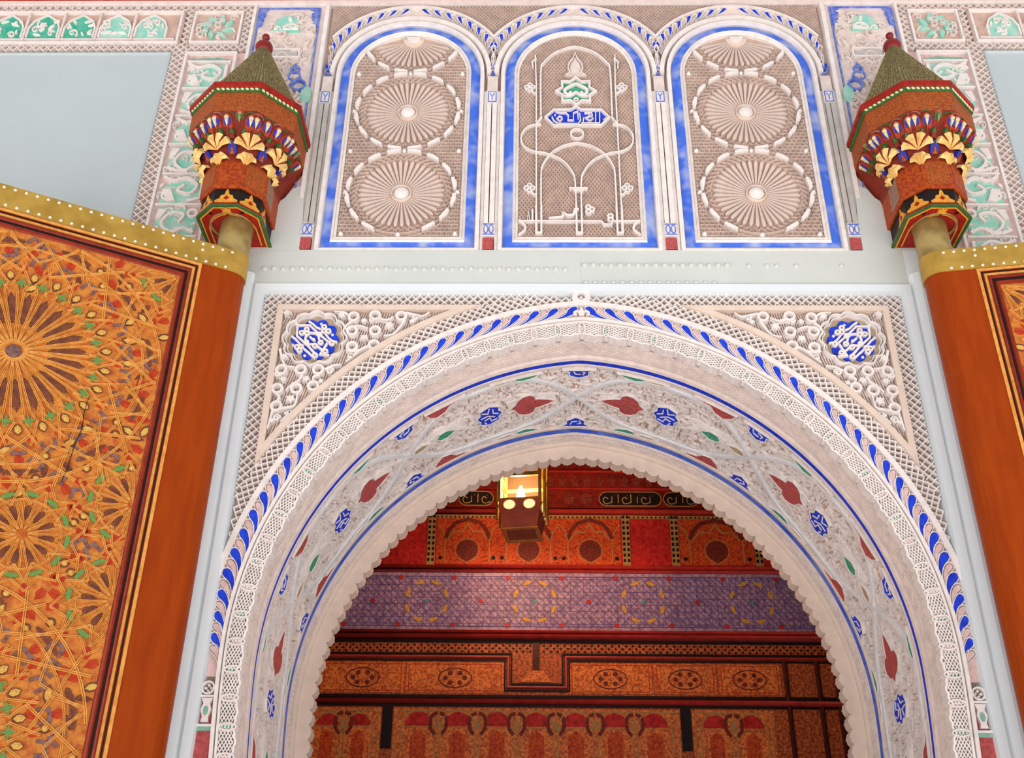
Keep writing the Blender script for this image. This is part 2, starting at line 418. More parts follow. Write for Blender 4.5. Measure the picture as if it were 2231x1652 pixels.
# keystone knot and flower
m = MB(); m.ribbon(FAC, circ(0, 4.803, 0.03, 16), 0.02, HB, 0.006, 0, True); m.dome(FAC, 0, 4.803, 0.012, -0.02, 0.0, 0)
m.slab(FAC, -0.045, -0.02, 4.77, 4.825, HB, 0.004); m.slab(FAC, 0.02, 0.045, 4.77, 4.825, HB, 0.004)
m.build('keystone_knot', ['cream'], A)
m = MB(); m.poly(FAC, [(-0.012, 4.69), (0.012, 4.69), (0.014, 4.715), (0.0, 4.745), (-0.014, 4.715)], -0.02, 0.0)
for sg in (-1, 1): m.ribbon(FAC, spline([(sg*0.004, 4.70), (sg*0.02, 4.718), (sg*0.036, 4.712), (sg*0.034, 4.697), (sg*0.024, 4.699)]), 0.009, -0.02, 0.0)
m.build('keystone_flower', ['cream'], A)
# lace: lattice, ovals, scalloped lip
LP = SM/20.2
def scal(s):
    t = (abs(s)/LP) % 1.0; big = abs(sin(pi*t))**0.8; sm = abs(sin(3*pi*t))
    return -0.016*big-0.006*sm+0.006
m = MB()
for k in range(-220, 221):
    for d in (-1, 1):
        pts = []
        for j in range(7):
            off = 0.056-0.072*j/6; s = k*0.0245+d*((0.056-off)*1.5+(0.056-off)**2*4)
            if abs(s) < SDET and off > scal(s): pts.append((s, off))
        if len(pts) > 1: m.ribbon(ARF, pts, 0.0042, -0.03, -0.006)
m.build('lace_lattice', ['cream'], A, kind='stuff')
m = MB(); m.ribbon(ARF, [(s, scal(s)+0.002) for s in srange(-SDET, -1e-4, 0.008)]+[(s, scal(s)+0.002) for s in srange(1e-4, SDET, 0.008)], 0.009, -0.06, 0.0)
m.build('scalloped_lip', ['cream'], A)
for i in range(-24, 25):
    s = i*LP
    if i == 0: s = 1e-4
    m = MB(); el = [(s+0.014*sin(a), 0.022+0.036*cos(a)) for a in [2*pi*j/14 for j in range(14)]]
    m.ribbon(ARF, el, 0.0085, -0.035, 0.006, 0, True, 'bev')
    m.poly(ARF, [(s+0.0085*sin(a), 0.022+0.026*cos(a)) for a in [2*pi*j/10 for j in range(10)]], -0.03, -0.008, 1)
    m.build('lace_oval', ['cream', ('green' if i % 2 else 'pink')], A)
# soffit
m = MB(); arch_sweep(m, [(0.046, 0.06), (0.046, 0.0)], 0, 0.02, SDET); m.build('lace_ground', ['field'], A)
m = MB(); arch_sweep(m, [(0.0, 0.002, 1), (0.05, -0.002, 1), (0.075, 0.004, 0.4), (0.085, 0.006)], 0, 0.008, SDET, scal); m.build('fluted_lip', ['greyplaster'], A, True)
m = MB(); arch_sweep(m, [(0.085, 0.006), (0.20, 0.0), (0.205, 0.012), (0.225, 0.012), (0.232, -0.002), (0.252, -0.006), (0.256, 0.0)], 0, 0.03, SEND); m.build('outer_soffit', ['stucco'], A)
m = MB(); arch_sweep(m, [(0.256, -0.001), (0.292, -0.001)], 0, 0.03, SEND); m.build('blue_line', ['blue'], A, label='cobalt blue painted line')
m = MB(); arch_sweep(m, [(0.292, 0.0), (0.30, -0.004), (0.312, -0.004), (0.318, 0.022), (0.968, 0.022), (0.975, -0.004), (0.988, -0.004), (1.0, 0.0)], 0, 0.03, SEND); m.build('carved_soffit', ['stucco'], A)
m = MB(); arch_sweep(m, [(0.32, 0.0212), (0.966, 0.0212)], 0, 0.03, SDET); m.build('relief_ground', ['field'], A)
m = MB(); arch_sweep(m, [(1.0, -0.001), (1.042, -0.001)], 0, 0.03, SEND); m.build('blue_line', ['blueworn'], A, label='worn blue painted line')
m = MB(); arch_sweep(m, [(1.042, 0.0), (1.06, -0.01), (1.075, -0.004), (1.135, -0.012)], 0, 0.03, SEND); m.build('inner_soffit', ['stucco'], A)
m = MB(); arch_sweep(m, [(1.135, -0.012), (1.14, -0.024), (1.150, -0.030), (1.162, -0.026), (1.166, -0.034), (1.17, -0.075)], 0, 0.03, SEND); m.build('roll_moulding', ['peach'], A, True)  # peach here and on the inner edge below paints in warm lantern light
IP = SM/31.5
def scal2(s):
    t = (abs(s)/IP) % 1.0
    return -0.020*abs(sin(pi*t))**0.7-0.004*abs(sin(3*pi*t))
m = MB(); arch_sweep(m, [(1.17, -0.075), (1.172, -0.082, 1), (1.25, -0.084, 1), (1.25, 0.05)], 0, 0.007, SDET, scal2); m.build('scalloped_edge', ['peach'], A)
m = MB()
for sg in (-1, 1): 
    pr = [(1.17, -0.09), (1.25, -0.09)]
    m.loft([[arch(sg*SDET, p[1], p[0]) for p in pr], [arch(sg*SEND, p[1], p[0]) for p in pr]], 0, False)
m.build('lower_jamb', ['peach'], A)
# incised diagonal bands on the soffit
m = MB()
for k in range(-130, 131):
    for y0, y1, d, hh in ((0.09, 0.198, 1, -0.004), (0.09, 0.198, -1, -0.004), (1.077, 1.132, 1, 0.008), (1.077, 1.132, -1, 0.008)):
        s0 = k*0.0285; pts = [(s0, y0), (s0+d*(y1-y0)*1.2, y1)]
        if all(abs(p[0]) < SDET-0.02 and p[0]*s0 >= 0 for p in pts): m.ribbon(SOF, pts, 0.008, hh-0.008, hh+0.0045, prof='ridge')
m.build('incised_hatching', ['stucco'], A, kind='stuff')
def SOFR(s, y, h): return arch(s, 0.015-h, y)
# carved arabesque of the soffit
L = 0.98; YM = 0.643; AM = 0.30
def strap(ph, sgn): return [(s, YM+sgn*AM*sin(pi*(s-ph)/L)) for s in srange(-2.94, 2.94, 0.03)]
m = MB()
for sgn in (-1, 1):
    pts = [(s, YM+sgn*AM*(sin(pi*s/L)+0.10*sin(3*pi*s/L))) for s in srange(-2.94, 2.94, 0.028)]
    m.ribbon(SOFR, pts, 0.030, -0.01, 0.017, prof='bev')
m.build('strapwork', ['strapwhite'], A)
m = MB()
for i, s in enumerate(srange(-2.96, 2.96, 0.030)):
    for j, y in enumerate(srange(0.335, 0.955, 0.031)):
        u, v = s+random.uniform(-.012, .012), y+random.uniform(-.012, .012)
        a = random.choice((-0.55, 0.55, 2.6, -2.6, 1.2, -1.2))+random.uniform(-.3, .3); k = random.random(); sc = random.uniform(0.85, 1.2)
        if k < 0.38: m.ribbon(SOFR, rotp([(0.024, -0.004), (0.016, 0.010), (0.002, 0.015), (-0.011, 0.009), (-0.012, -0.004), (-0.002, -0.008), (0.004, -0.001)], a, u, v, sc), [0.004, 0.0065, 0.007, 0.007, 0.006, 0.005, 0.004], -0.007, 0.008, prof='bev')
        elif k < 0.88: m.poly(SOFR, rotp([(-0.034, 0.004), (-0.012, 0.007), (0.012, 0.0055), (0.034, -0.003), (0.012, -0.0065), (-0.012, -0.005)], a, u, v, sc), -0.007, 0.009, 0, 0.25)
        else: m.dome(SOFR, u, v, 0.008, -0.007, 0.007, 0, 6, 2)
for i in range(-6, 7):
    for d in (-1, 1):
        for q in range(5):
            s0 = i*L/2+d*(0.10+0.02*q); 
            if abs(s0)+0.25 < 2.95: m.ribbon(SOFR, spline([(s0, YM-0.05+0.02*q), (s0+d*0.08, YM+0.02*q-0.07), (s0+d*0.2, YM+0.03*q-0.06)], 4), 0.007, -0.008, 0.012, prof='ridge')
m.build('fine_arabesque', ['cream'], A, kind='stuff', label='dense small leaf relief')
def soff_piece(name, pts, matname, marks=None, h=0.019, parent=None):
    m = MB(); m.poly(SOFR, pts, -0.01, h, 0, 0.0); m.ribbon(SOFR, pts, 0.007, -0.01, h+0.004, 1, True, 'bev')
    if marks:
        for q in marks: m.ribbon(SOFR, q, 0.0065, h-0.002, h+0.004, 1)
    return m.build(name, [matname, 'cream'], A)
HEX = [(-0.075, 0), (-0.052, 0.035), (-0.055, 0.07), (0, 0.098), (0.055, 0.07), (0.052, 0.035), (0.075, 0), (0.052, -0.035), (0.055, -0.07), (0, -0.098), (-0.055, -0.07), (-0.052, -0.035)]
MK = [[(-0.045, 0.05), (-0.01, 0.06), (0.0, 0.02), (0.03, 0.035)], [(-0.05, 0.0), (-0.02, -0.02), (-0.02, -0.06)], [(0.0, -0.08), (0.01, -0.03), (0.045, -0.05)], [(-0.03, 0.025), (0.01, -0.005), (0.05, 0.005)], [(0.02, 0.075), (0.03, 0.055)]]
HEART = [(-0.125, 0), (-0.08, 0.028), (-0.035, 0.046), (-0.014, 0.05), (-0.008, 0.085), (0.02, 0.105), (0.055, 0.098), (0.085, 0.07), (0.098, 0.03), (0.13, 0), (0.098, -0.03), (0.085, -0.07), (0.055, -0.098), (0.02, -0.105), (-0.008, -0.085), (-0.014, -0.05), (-0.035, -0.046), (-0.08, -0.028)]
def half(pts, keep): return [(p[0], p[1]) for p in pts if p[1]*keep >= -1e-6]
LEAF = [(-0.062, 0), (-0.03, 0.022), (0.0, 0.040), (0.04, 0.034), (0.062, 0), (0.04, -0.034), (0.0, -0.040), (-0.03, -0.022)]
YO, YI = 0.338, 0.948
def put(pts, s, y, flip=1): return [(s+flip*p[0], y+p[1]) for p in pts]
def okk(pts): return all(abs(p[0]) < 2.95 for p in pts)
for sg in (-1, 1):
    for n in range(0, 4):
        sc = (n+0.5)*L
        p = put(HEX, sg*sc, YM, sg)
        if okk(p): soff_piece('blue_cartouche', p, 'blue', [put(q, sg*sc, YM, sg) for q in MK])
        if n > 0 or sg > 0:
            for y, kp in ((YO, 1), (YI, -1)):
                p = put([(-0.085, 0), (-0.05, kp*0.025), (-0.05, kp*0.06), (0, kp*0.092), (0.05, kp*0.06), (0.05, kp*0.025), (0.085, 0)], sg*n*L, y, sg)
                if okk(p): soff_piece('blue_half_cartouche', p, 'blue', [put([(-0.03, kp*0.015), (-0.02, kp*0.045), (0.01, kp*0.05)], sg*n*L, y, sg), put([(0.0, kp*0.015), (0.03, kp*0.03), (0.02, kp*0.055)], sg*n*L, y, sg)])
        p = put(HEART, sg*(n*L+0.245), YM, sg)
        if okk(p): soff_piece('red_heart', p, 'ochre')
        for y, kp in ((YO, 1), (YI, -1)):
            p = put([(-0.12, 0), (-0.07, kp*0.02), (-0.03, kp*0.028), (0.0, kp*0.07), (0.05, kp*0.085), (0.09, kp*0.05), (0.115, 0)], sg*(n*L+0.735), y, sg)
            if okk(p): soff_piece('red_half_heart', p, 'ochre')
            p = put([(-0.075, 0), (-0.03, kp*0.03), (0.02, kp*0.042), (0.055, kp*0.03), (0.075, 0)], sg*(n*L+0.275), y, sg)
            if okk(p): soff_piece('green_half_leaf', p, 'green')
            p = put([(-0.07, 0), (-0.02, kp*0.022), (0.03, kp*0.022), (0.07, 0)], sg*(n*L+0.405), y, sg)
            if okk(p): soff_piece('tan_half_leaf', p, 'tan')
        p = put(LEAF, sg*(n*L+0.745), YM, sg)
        if okk(p): soff_piece('green_leaf', p, 'green')
        p = put([(x*0.9, y*0.75) for x, y in LEAF], sg*(n*L+0.90), YM, sg)
        if okk(p): soff_piece('tan_leaf', p, 'tan')
# capital blocks and red strip under the leaf band
for sg in (-1, 1):
    m = MB(); m.slab(FAC, sg*1.545, sg*1.612, 2.20, 2.655, HB, -0.01); m.build('red_strip', ['ochre'], A)
    m = MB(); m.slab(FAC, sg*1.545, sg*1.612, 2.655, 2.672, HB, -0.002, 1); m.slab(FAC, sg*1.545, sg*1.612, 2.672, 2.682, HB, 0.0); m.slab(FAC, sg*1.545, sg*1.612, 2.79, 2.80, HB, 0.0)
    m.slab(FAC, sg*1.545, sg*1.612, 2.68, 2.795, HB, -0.02, 2)
    m.poly(FAC, [(sg*(1.578+p[0]), 2.69+p[1]) for p in ((-.016, 0), (.016, 0), (.012, .02), (.022, .05), (.014, .075), (.024, .097), (-.024, .097), (-.014, .075), (-.022, .05), (-.012, .02))], -0.02, 0.0)
    m.poly(FAC, circ(sg*1.578, 2.735, 0.011, 10, 0, 0.02), 0, 0.002, 1)
    m.build('capital_block', ['cream', 'palegreen', 'ochre'], A)
    m = MB(); m.ribbon(FAC, circ(sg*1.583, 2.83, 0.025, 16), 0.007, HB, 0.0, 0, True)
    for a in range(4): m.dome(FAC, sg*1.583+0.012*cos(a*pi/2), 2.83+0.012*sin(a*pi/2), 0.008, -0.02, -0.004, 0, 8, 2)
    m.build('capital_flower', ['cream'], A)
# ================================================================== SPANDRELS
def G8(x, y): return P(500+x/3.515, 580+y/3.515)
def G7(x, y): return P(590+x/9.72, 660+y/9.72)
MCX, MCZ = -1.322, 4.558
for sg, side in ((-1, 'left'), (1, 'right')):
    T = (lambda u, v, h: (u, -h, v)) if sg < 0 else (lambda u, v, h: (-u, -h, v))
    S = empty('corner_spandrel', (sg*1.3, 0, 4.4), 'carved corner panel with blue lobed medallion and scrolling vines by the %s door leaf' % side, 'spandrel', 'pair of carved corner spandrels')
    def arcpt(u, R): return (u, Z0+sqrt(max(R*R-(abs(u)+C0)**2, 0)))
    uo, ui = -1.525, -1.494; vo, vi = 4.752, 4.722
    # flat ground with fine hatching
    def tri(R, u0, v1, n=18):
        u1 = -(sqrt(R*R-(v1-Z0)**2)-C0); return [(u0, v1), (u1, v1)]+[arcpt(u1+(u0-u1)*i/n, R) for i in range(1, n+1)]
    outer, inner = tri(SPA, uo, vo), tri(SPA+0.03, ui, vi)
    m = MB(); m.poly(T, tri(SPA+0.01, uo+0.01, vo-0.01), HB, -0.036); m.build('ground', ['field'], S)
    m = MB(); n = len(outer); b = len(m.v)
    m.v += [T(p[0], p[1], 0.004) for p in outer]+[T(p[0], p[1], 0.004) for p in inner]+[T(p[0], p[1], HB) for p in outer]+[T(p[0], p[1], HB) for p in inner]
    for i in range(n):
        j = (i+1) % n
        for f in ([i, j, n+j, n+i], [i, j, 2*n+j, 2*n+i], [n+i, n+j, 3*n+j, 3*n+i]): m.f.append(f); m.m.append(0)
    m.build('border', ['peach'], S)
    def intri(u, v): return ui+0.002 < u and v < vi-0.002 and hypot(abs(u)+C0, v-Z0) > SPA+0.032 and hypot(u-MCX, v-MCZ) > 0.15
    m = MB(); lattice(m, T, (-1.5, -0.5, 3.8, 4.73), intri, 0.0125, 0.004, -0.036, -0.024, dirs=((0.25, 1),))
    m.build('hatching', ['stucco'], S, kind='stuff')
    # medallion
    lob = lambda r, n, a, k=120: [(MCX+(r*(1+a*abs(cos(n*t/2)))) * cos(t), MCZ+(r*(1+a*abs(cos(n*t/2))))*sin(t)) for t in [2*pi*i/k for i in range(k)]]
    m = MB(); m.poly(T, lob(0.148, 12, 0.09), HB, -0.03); md = m.build('medallion', ['tan'], S, label='blue and white lobed medallion')
    m = MB(); m.ribbon(T, lob(0.144, 12, 0.11), 0.014, HB, 0.002, 0, True, 'round'); m.ribbon(T, lob(0.131, 12, 0.10), 0.006, HB, -0.012, 0, True, 'bev'); m.build('lobed_rim', ['cream'], md)
    m = MB(); m.poly(T, lob(0.100, 10, 0.20), -0.03, -0.020); m.build('blue_disc', ['blue'], md)
    m = MB()
    strokes = [[(510, 420), (590, 455), (820, 455), (960, 590), (1110, 720), (1230, 820), (1290, 880)], [(560, 470), (545, 680), (760, 870), (940, 1060)], [(430, 680), (520, 750), (600, 840), (640, 900)],
               [(800, 370), (900, 440), (960, 500), (1060, 540)], [(760, 640), (720, 740), (760, 830)], [(820, 610), (920, 620), (1020, 650), (1010, 740), (1050, 820)], [(820, 700), (930, 790)],
               [(790, 860), (930, 850), (1040, 950), (1130, 1000)], [(1150, 640), (1230, 740), (1300, 790), (1400, 810)], [(1190, 830), (1130, 930), (1040, 1070), (1230, 1090)], [(680, 940), (800, 1040), (880, 1120), (930, 1140)], [(760, 860), (870, 1000), (960, 1080)]]
    for q in strokes: m.ribbon(T, [G7(*p) for p in q], 0.0098, -0.026, -0.006)
    for x, y in ((755, 545), (650, 615), (760, 625), (1125, 490), (1125, 575), (1215, 580), (545, 915), (630, 905), (600, 985), (745, 820), (1020, 650), (1050, 820), (930, 890), (1280, 830), (930, 1090), (1150, 1010)):
        u, v = G7(x, y); m.ribbon(T, circ(u, v, 0.0108, 10), 0.0085, -0.026, -0.005, 0, True)
    for x, y in ((460, 855), (705, 1080), (1060, 410), (1295, 640), (900, 735)):
        u, v = G7(x, y); m.dome(T, u, v, 0.009, -0.024, -0.008, 0, 8, 2)
    m.build('lettering', ['cream'], md, label='interlaced white kufic lettering')
    # vines
    m = MB()
    for x, y in ((950, 385), (1115, 375), (1315, 380), (1115, 492), (938, 492), (938, 612), (1105, 600), (395, 790), (545, 790), (680, 790), (365, 935), (510, 935), (640, 915), (357, 1070)):
        u, v = G8(x, y); m.ribbon(T, circ(u, v, 0.0235, 18), 0.0178, -0.03, 0.002, 0, True, 'bev')
    stems = [[(905, 370), (870, 350), (800, 345)], [(935, 420), (880, 470), (930, 480)], [(905, 470), (990, 455), (1060, 475)], [(1140, 395), (1200, 410), (1260, 385)], [(1340, 410), (1300, 470), (1250, 520), (1180, 530)],
             [(1350, 355), (1420, 370), (1480, 380), (1530, 350)], [(1000, 640), (940, 650), (890, 640)], [(1060, 610), (1000, 640), (940, 690), (890, 730)], [(385, 630), (400, 700), (430, 760), (500, 770)], [(395, 830), (350, 830), (380, 760)],
             [(560, 830), (520, 880), (480, 900), (430, 950)], [(690, 830), (640, 850), (650, 890)], [(730, 790), (790, 760), (860, 750)], [(340, 960), (380, 1000), (350, 1040)], [(380, 1090), (440, 1080), (500, 1060), (520, 970)], [(330, 1100), (310, 1170), (290, 1240)], [(420, 1130), (470, 1110), (430, 1150), (390, 1190)]]
    for q in stems: m.ribbon(T, spline([G8(*p) for p in q], 4), [0.019-0.009*i/(4*(len(q)-1)) for i in range(4*(len(q)-1)+1)], -0.03, 0.0, 0, prof='bev')
    for (x, y), rr in (((1425, 392), 0.016), ((1090, 410), 0.014), ((770, 800), 0.018), ((360, 1160), 0.018), ((925, 690), 0.014)):
        u, v = G8(x, y); m.ribbon(T, [(u+rr*(1-t/16)*cos(t*0.75), v+rr*(1-t/16)*sin(t*0.75)) for t in range(13)], 0.010, -0.03, 0.0)
    m.build('vine_scroll', ['cream'], S)
    lf = [(0, -0.034), (0.012, -0.012), (0.034, -0.016), (0.022, 0.006), (0.026, 0.026), (0.006, 0.020), (0, 0.038), (-0.006, 0.020), (-0.026, 0.026), (-0.022, 0.006), (-0.034, -0.016), (-0.012, -0.012)]
    for x, y, a, sc in ((1220, 450, -1.2, 0.9), (1030, 545, 0.1, 0.8), (465, 1015, 0.2, 0.95), (585, 860, 0.3, 0.8), (1030, 415, 0.6, 0.6), (1400, 420, 0.4, 0.6), (410, 865, -0.3, 0.7), (860, 370, 2.3, 0.8), (440, 355, 0.7, 0.8), (415, 690, 0.2, 0.8), (320, 1180, 0.2, 0.6), (700, 880, 0.9, 0.6)):
        u, v = G8(x, y); m = MB(); m.poly(T, rotp(lf, a, u, v, sc*0.85), -0.03, 0.0, 0, 0.12); m.build('vine_leaf', ['cream'], S)

# ================================================================== THREE ARCHED PANELS
ZS = 6.38; ZB = 5.195
def archpath(xc, hw, zb, n=28): return [(xc-hw, zb)]+[(xc-hw*cos(pi*i/n), ZS+hw*sin(pi*i/n)) for i in range(n+1)]+[(xc+hw, zb)]
def bandloft(m, xc, p0, p1, mi):
    """p = (half width, bottom z, h) ; closed moulding strip between two arch outlines"""
    a = archpath(xc, p0[0], p0[1]); b = archpath(xc, p1[0], p1[1]); n = len(a)
    m.loft([[FAC(q[0], q[1], p0[2]) for q in a], [FAC(q[0], q[1], p1[2]) for q in b]], mi, True)
NM = {-1: 'leftmost', 0: 'middle', 1: 'rightmost'}
raym = MB()
raym.add([(0.060, 0.008, -0.003), (0.060, 0.008, 0.003), (0.130, 0.020, 0.0), (0.212, 0.004, -0.0135), (0.212, 0.004, 0.0135), (0.212, 0.036, -0.017), (0.212, 0.036, 0.017), (0.06, 0.036, -0.006), (0.06, 0.036, 0.006), (0.218, 0.012, 0)],
         [(0, 1, 4, 3), (0, 3, 5, 7), (1, 4, 6, 8), (3, 4, 9)], 0)
raym = MB()
for hw0, hw1, y in ((0.0030, 0.0098, 0.016),):
    raym.add([(0.058, y+0.014, -hw0), (0.058, y+0.014, hw0), (0.215, y-0.004, -hw1), (0.215, y-0.004, hw1), (0.234, y, -hw1*0.3), (0.234, y, hw1*0.3), (0.058, 0.046, -hw0*1.2), (0.058, 0.046, hw0*1.2), (0.215, 0.046, -hw1*1.1), (0.215, 0.046, hw1*1.1), (0.236, 0.046, 0)],
             [(0, 1, 3, 2), (2, 3, 5, 4), (0, 2, 8, 6), (1, 3, 9, 7), (2, 4, 10, 8), (3, 5, 10, 9), (0, 1, 7, 6), (4, 5, 10)], 0)
RAY = raym.mesh('fan_ray', ['panelstucco'])
dm = MB(); dm.poly(FAC, [(-0.044, -0.004), (-0.038, -0.014), (0.038, -0.014), (0.044, -0.004), (0.036, 0.008), (0.02, 0.007), (0.014, 0.014), (0.006, 0.008), (0, 0.015), (-0.006, 0.008), (-0.014, 0.014), (-0.02, 0.007), (-0.036, 0.008)], -0.03, 0.006, 0, 0.10)
DASH = dm.mesh('white_dash', ['cream'])
bl = MB().dome(FAC, 0, 0, 0.016, -0.03, 0.006, 0, 10, 3).mesh('small_boss', ['cream'], True)
def window_leaves(m_parent, xc):
    for sg in (-1, 1):
        for i in range(10):
            a = radians(5+i*8.1)
            r1 = 0.553; r0 = 0.486
            lim = 0.470
            if sin(a)*r1 > lim: r1 = min(r1, lim/sin(a)+0.006)
            if r1-r0 < 0.02: r0 = r1-0.024
            def pp(t, q): # t along away from apex, q radial 0..1
                aa = a+t; r = r0+(r1-r0)*q; return (xc+sg*r*sin(aa), ZS+r*cos(aa))
            wd_ = 0.030
            L_ = [pp(-0.014, 0.9), pp(-0.02, 0.72), pp(0.03, 0.38), pp(0.14, 0.04)]; R_ = [pp(0.125, 0.06), pp(0.075, 0.42), pp(0.036, 0.78), pp(0.014, 0.97)]
            m = MB(); m.poly(FAC, L_+R_, -0.02, -0.004, 0); m.ribbon(FAC, L_+R_, 0.0032, -0.02, -0.002, 1, True)
            m.build('blue_leaf', ['blue', 'cream'], m_parent)
            dl = radians(3.9)
            def p2(t, q): return pp(t+dl, q)
            L_ = [p2(-0.018, 0.9), p2(-0.02, 0.72), p2(0.03, 0.38), p2(0.14, 0.04)]; R_ = [p2(0.125, 0.06), p2(0.085, 0.42), p2(0.04, 0.78), p2(0.014, 0.97)]
            m = MB(); m.ribbon(FAC, L_+R_, 0.0035, -0.02, -0.002, 0, True); m.build('plain_leaf', ['cream'], m_parent)
def B2(x, y): return P(1060+x/2.754, y/2.754)
for k in (-1, 0, 1):
    xc = k*0.953
    kind_ = {-1: 'leftmost arched stucco panel of fan rosettes in a blue frame', 0: 'middle arched stucco panel with star and blue lettered cartouche', 1: 'rightmost arched stucco panel of fan rosettes in a blue frame'}[k]
    W = empty('arched_panel', (xc, 0, 5.098), kind_+' above the arch', 'stucco panel', 'row of three arched panels')  # shallow arched stucco panel in the wall face, no niche
    m = MB(); m.poly(FAC, archpath(xc, 0.34, ZB-0.02), HB, -0.034); m.build('ground', ['panelfield'], W)
    m = MB(); bandloft(m, xc, (0.323, ZB, -0.044), (0.323, ZB, -0.012), 0); bandloft(m, xc, (0.323, ZB, -0.012), (0.333, ZB-0.012, -0.002), 0); bandloft(m, xc, (0.333, ZB-0.012, -0.002), (0.337, ZB-0.016, -0.012), 0)
    bandloft(m, xc, (0.337, ZB-0.016, -0.012), (0.347, ZB-0.030, 0.002), 0); bandloft(m, xc, (0.347, ZB-0.030, 0.002), (0.352, ZB-0.042, -0.006), 0); m.build('inner_moulding', ['cream'], W)
    m = MB(); bandloft(m, xc, (0.352, ZB-0.042, -0.006), (0.402, ZB-0.062, -0.020), 0); m.build('blue_fillet', ['bluewash'], W, label='worn cobalt blue painted band')
    m = MB(); bandloft(m, xc, (0.402, ZB-0.062, -0.020), (0.404, ZB-0.086, -0.010), 1); bandloft(m, xc, (0.404, ZB-0.086, -0.010), (0.408, ZB-0.09, 0.008), 0); bandloft(m, xc, (0.408, ZB-0.09, 0.008), (0.428, ZB-0.097, 0.008), 0); bandloft(m, xc, (0.428, ZB-0.097, 0.008), (0.43, ZB-0.099, HB), 0)
    m.build('outer_moulding', ['cream', 'greyplaster'], W)
    m = MB(); m.ribbon(FAC, [(xc-0.455*cos(t), ZS+0.455*sin(t)) for t in [pi*i/30 for i in range(31)]], 0.036, HB, 0.010, prof='bev'); m.ribbon(FAC, arc(xc, ZS, 0.562, 32, 148, 24), 0.014, HB, 0.004); m.build('arch_band', ['cream'], W)
    m = MB(); m.poly(FAC, arc(xc, ZS, 0.478, 20, 160, 20)+arc(xc, ZS, 0.562, 148, 32, 20), HB, -0.018); m.build('leaf_ground', ['stucco'], W)
    window_leaves(W, xc)
    def inpan(u, v): return abs(u-xc) < 0.322 and v > ZB and (v < ZS or hypot(u-xc, v-ZS) < 0.322)
    if k != 0:
        cz = [5.497, 6.089, 6.681]
        def ring_free(u, v): return inpan(u, v) and all(hypot(u-xc, v-z) > 0.302 for z in cz)
        m = MB(); lattice(m, FAC, (xc-0.33, xc+0.33, ZB, 6.71), ring_free, 0.024, 0.0085, -0.036, -0.012, step=0.005, dirs=((1, 0), (0.5, 0.866), (0.5, -0.866)), prof='ridge')
        for z in cz:
            for j in range(48):
                for d in (-1, 1):
                    pts = []
                    for q in range(5):
                        r = 0.236+0.044*q/4; a = 2*pi*j/48+d*(r-0.236)*3.6
                        u, v = xc+r*cos(a), z+r*sin(a)
                        if inpan(u, v): pts.append((u, v))
                    if len(pts) > 1: m.ribbon(FAC, pts, 0.0075, -0.036, -0.012, prof='ridge')
            for r, wd_ in ((0.277, 0.007), (0.305, 0.007)):
                pts = [p for p in arc(xc, z, r, 0, 360, 72)]
                run = []
                for p in pts+[(9, 9)]:
                    if inpan(*p) if p[0] < 8 else False: run.append(p)
                    else:
                        if len(run) > 1: m.ribbon(FAC, run, wd_, -0.04, -0.008, prof='ridge')
                        run = []
        m.build('honeycomb', ['panelstucco'], W, kind='stuff', label='fine honeycomb carving')
        for zi, z in enumerate(cz):
            m = MB(); m.dome(FAC, xc, z, 0.062, -0.042, -0.020, 0, 20, 3)
            if zi == 2: m = MB().poly(FAC, arc(xc, z, 0.062, 180, 360, 14), -0.042, -0.02)
            rs = m.build('fan_rosette', ['peach'], W, zi < 2, label='ribbed fan rosette')
            for j in range(40):
                a = 2*pi*(j+0.5)/40
                if inpan(xc+0.21*cos(a), z+0.21*sin(a)): obj('fan_ray', RAY, rs, (xc, 0, z), (0, -a, 0))
            if zi < 2:
                m = MB(); m.dome(FAC, xc, z, 0.042, -0.024, 0.006, 0, 18, 3); m.ribbon(FAC, circ(xc, z, 0.052, 24), 0.009, -0.03, -0.012, 1, True, 'round'); m.build('white_boss', ['cream', 'peach'], rs, True)
            else:
                m = MB().poly(FAC, arc(xc, z+0.006, 0.04, 190, 350, 10), -0.03, -0.002); m.build('white_boss', ['cream'], rs)
            for j in range(16):
                a = 2*pi*(j+0.5)/16; u, v = xc+0.291*cos(a), z+0.291*sin(a)
                if inpan(u+0.02*cos(a), v+0.02*sin(a)): obj('white_dash', DASH, rs, (u, 0, v), (0, -(a-pi/2), 0))
        for u, v in [(xc, 5.793), (xc, 6.385), (xc, 5.21), (xc-0.302, 5.497), (xc+0.302, 5.497), (xc-0.302, 6.089), (xc+0.302, 6.089), (xc-0.30, 5.793), (xc+0.30, 5.793), (xc-0.30, 5.215), (xc+0.30, 5.215), (xc-0.30, 6.385), (xc+0.30, 6.385)]:
            obj('small_boss', bl, W, (u, 0.004, v))
    else:
        m = MB(); lattice(m, FAC, (-0.33, 0.33, ZB, 6.71), inpan, 0.0172, 0.0088, -0.036, -0.016, step=0.005, dirs=((0.62, 1), (0.62, -1)), prof='ridge'); m.build('honeycomb', ['panelstucco'], W, kind='stuff', label='fine pierced scale carving')
        m = MB(); hh = 0.0; bwid = 0.0125
        def rb(pts, wd_=bwid, closed=False, sp=0):
            q = [B2(*p) for p in pts]
            if sp: q = spline(q, sp)
            m.ribbon(FAC, q, wd_, -0.04, hh, 0, closed, 'bev')
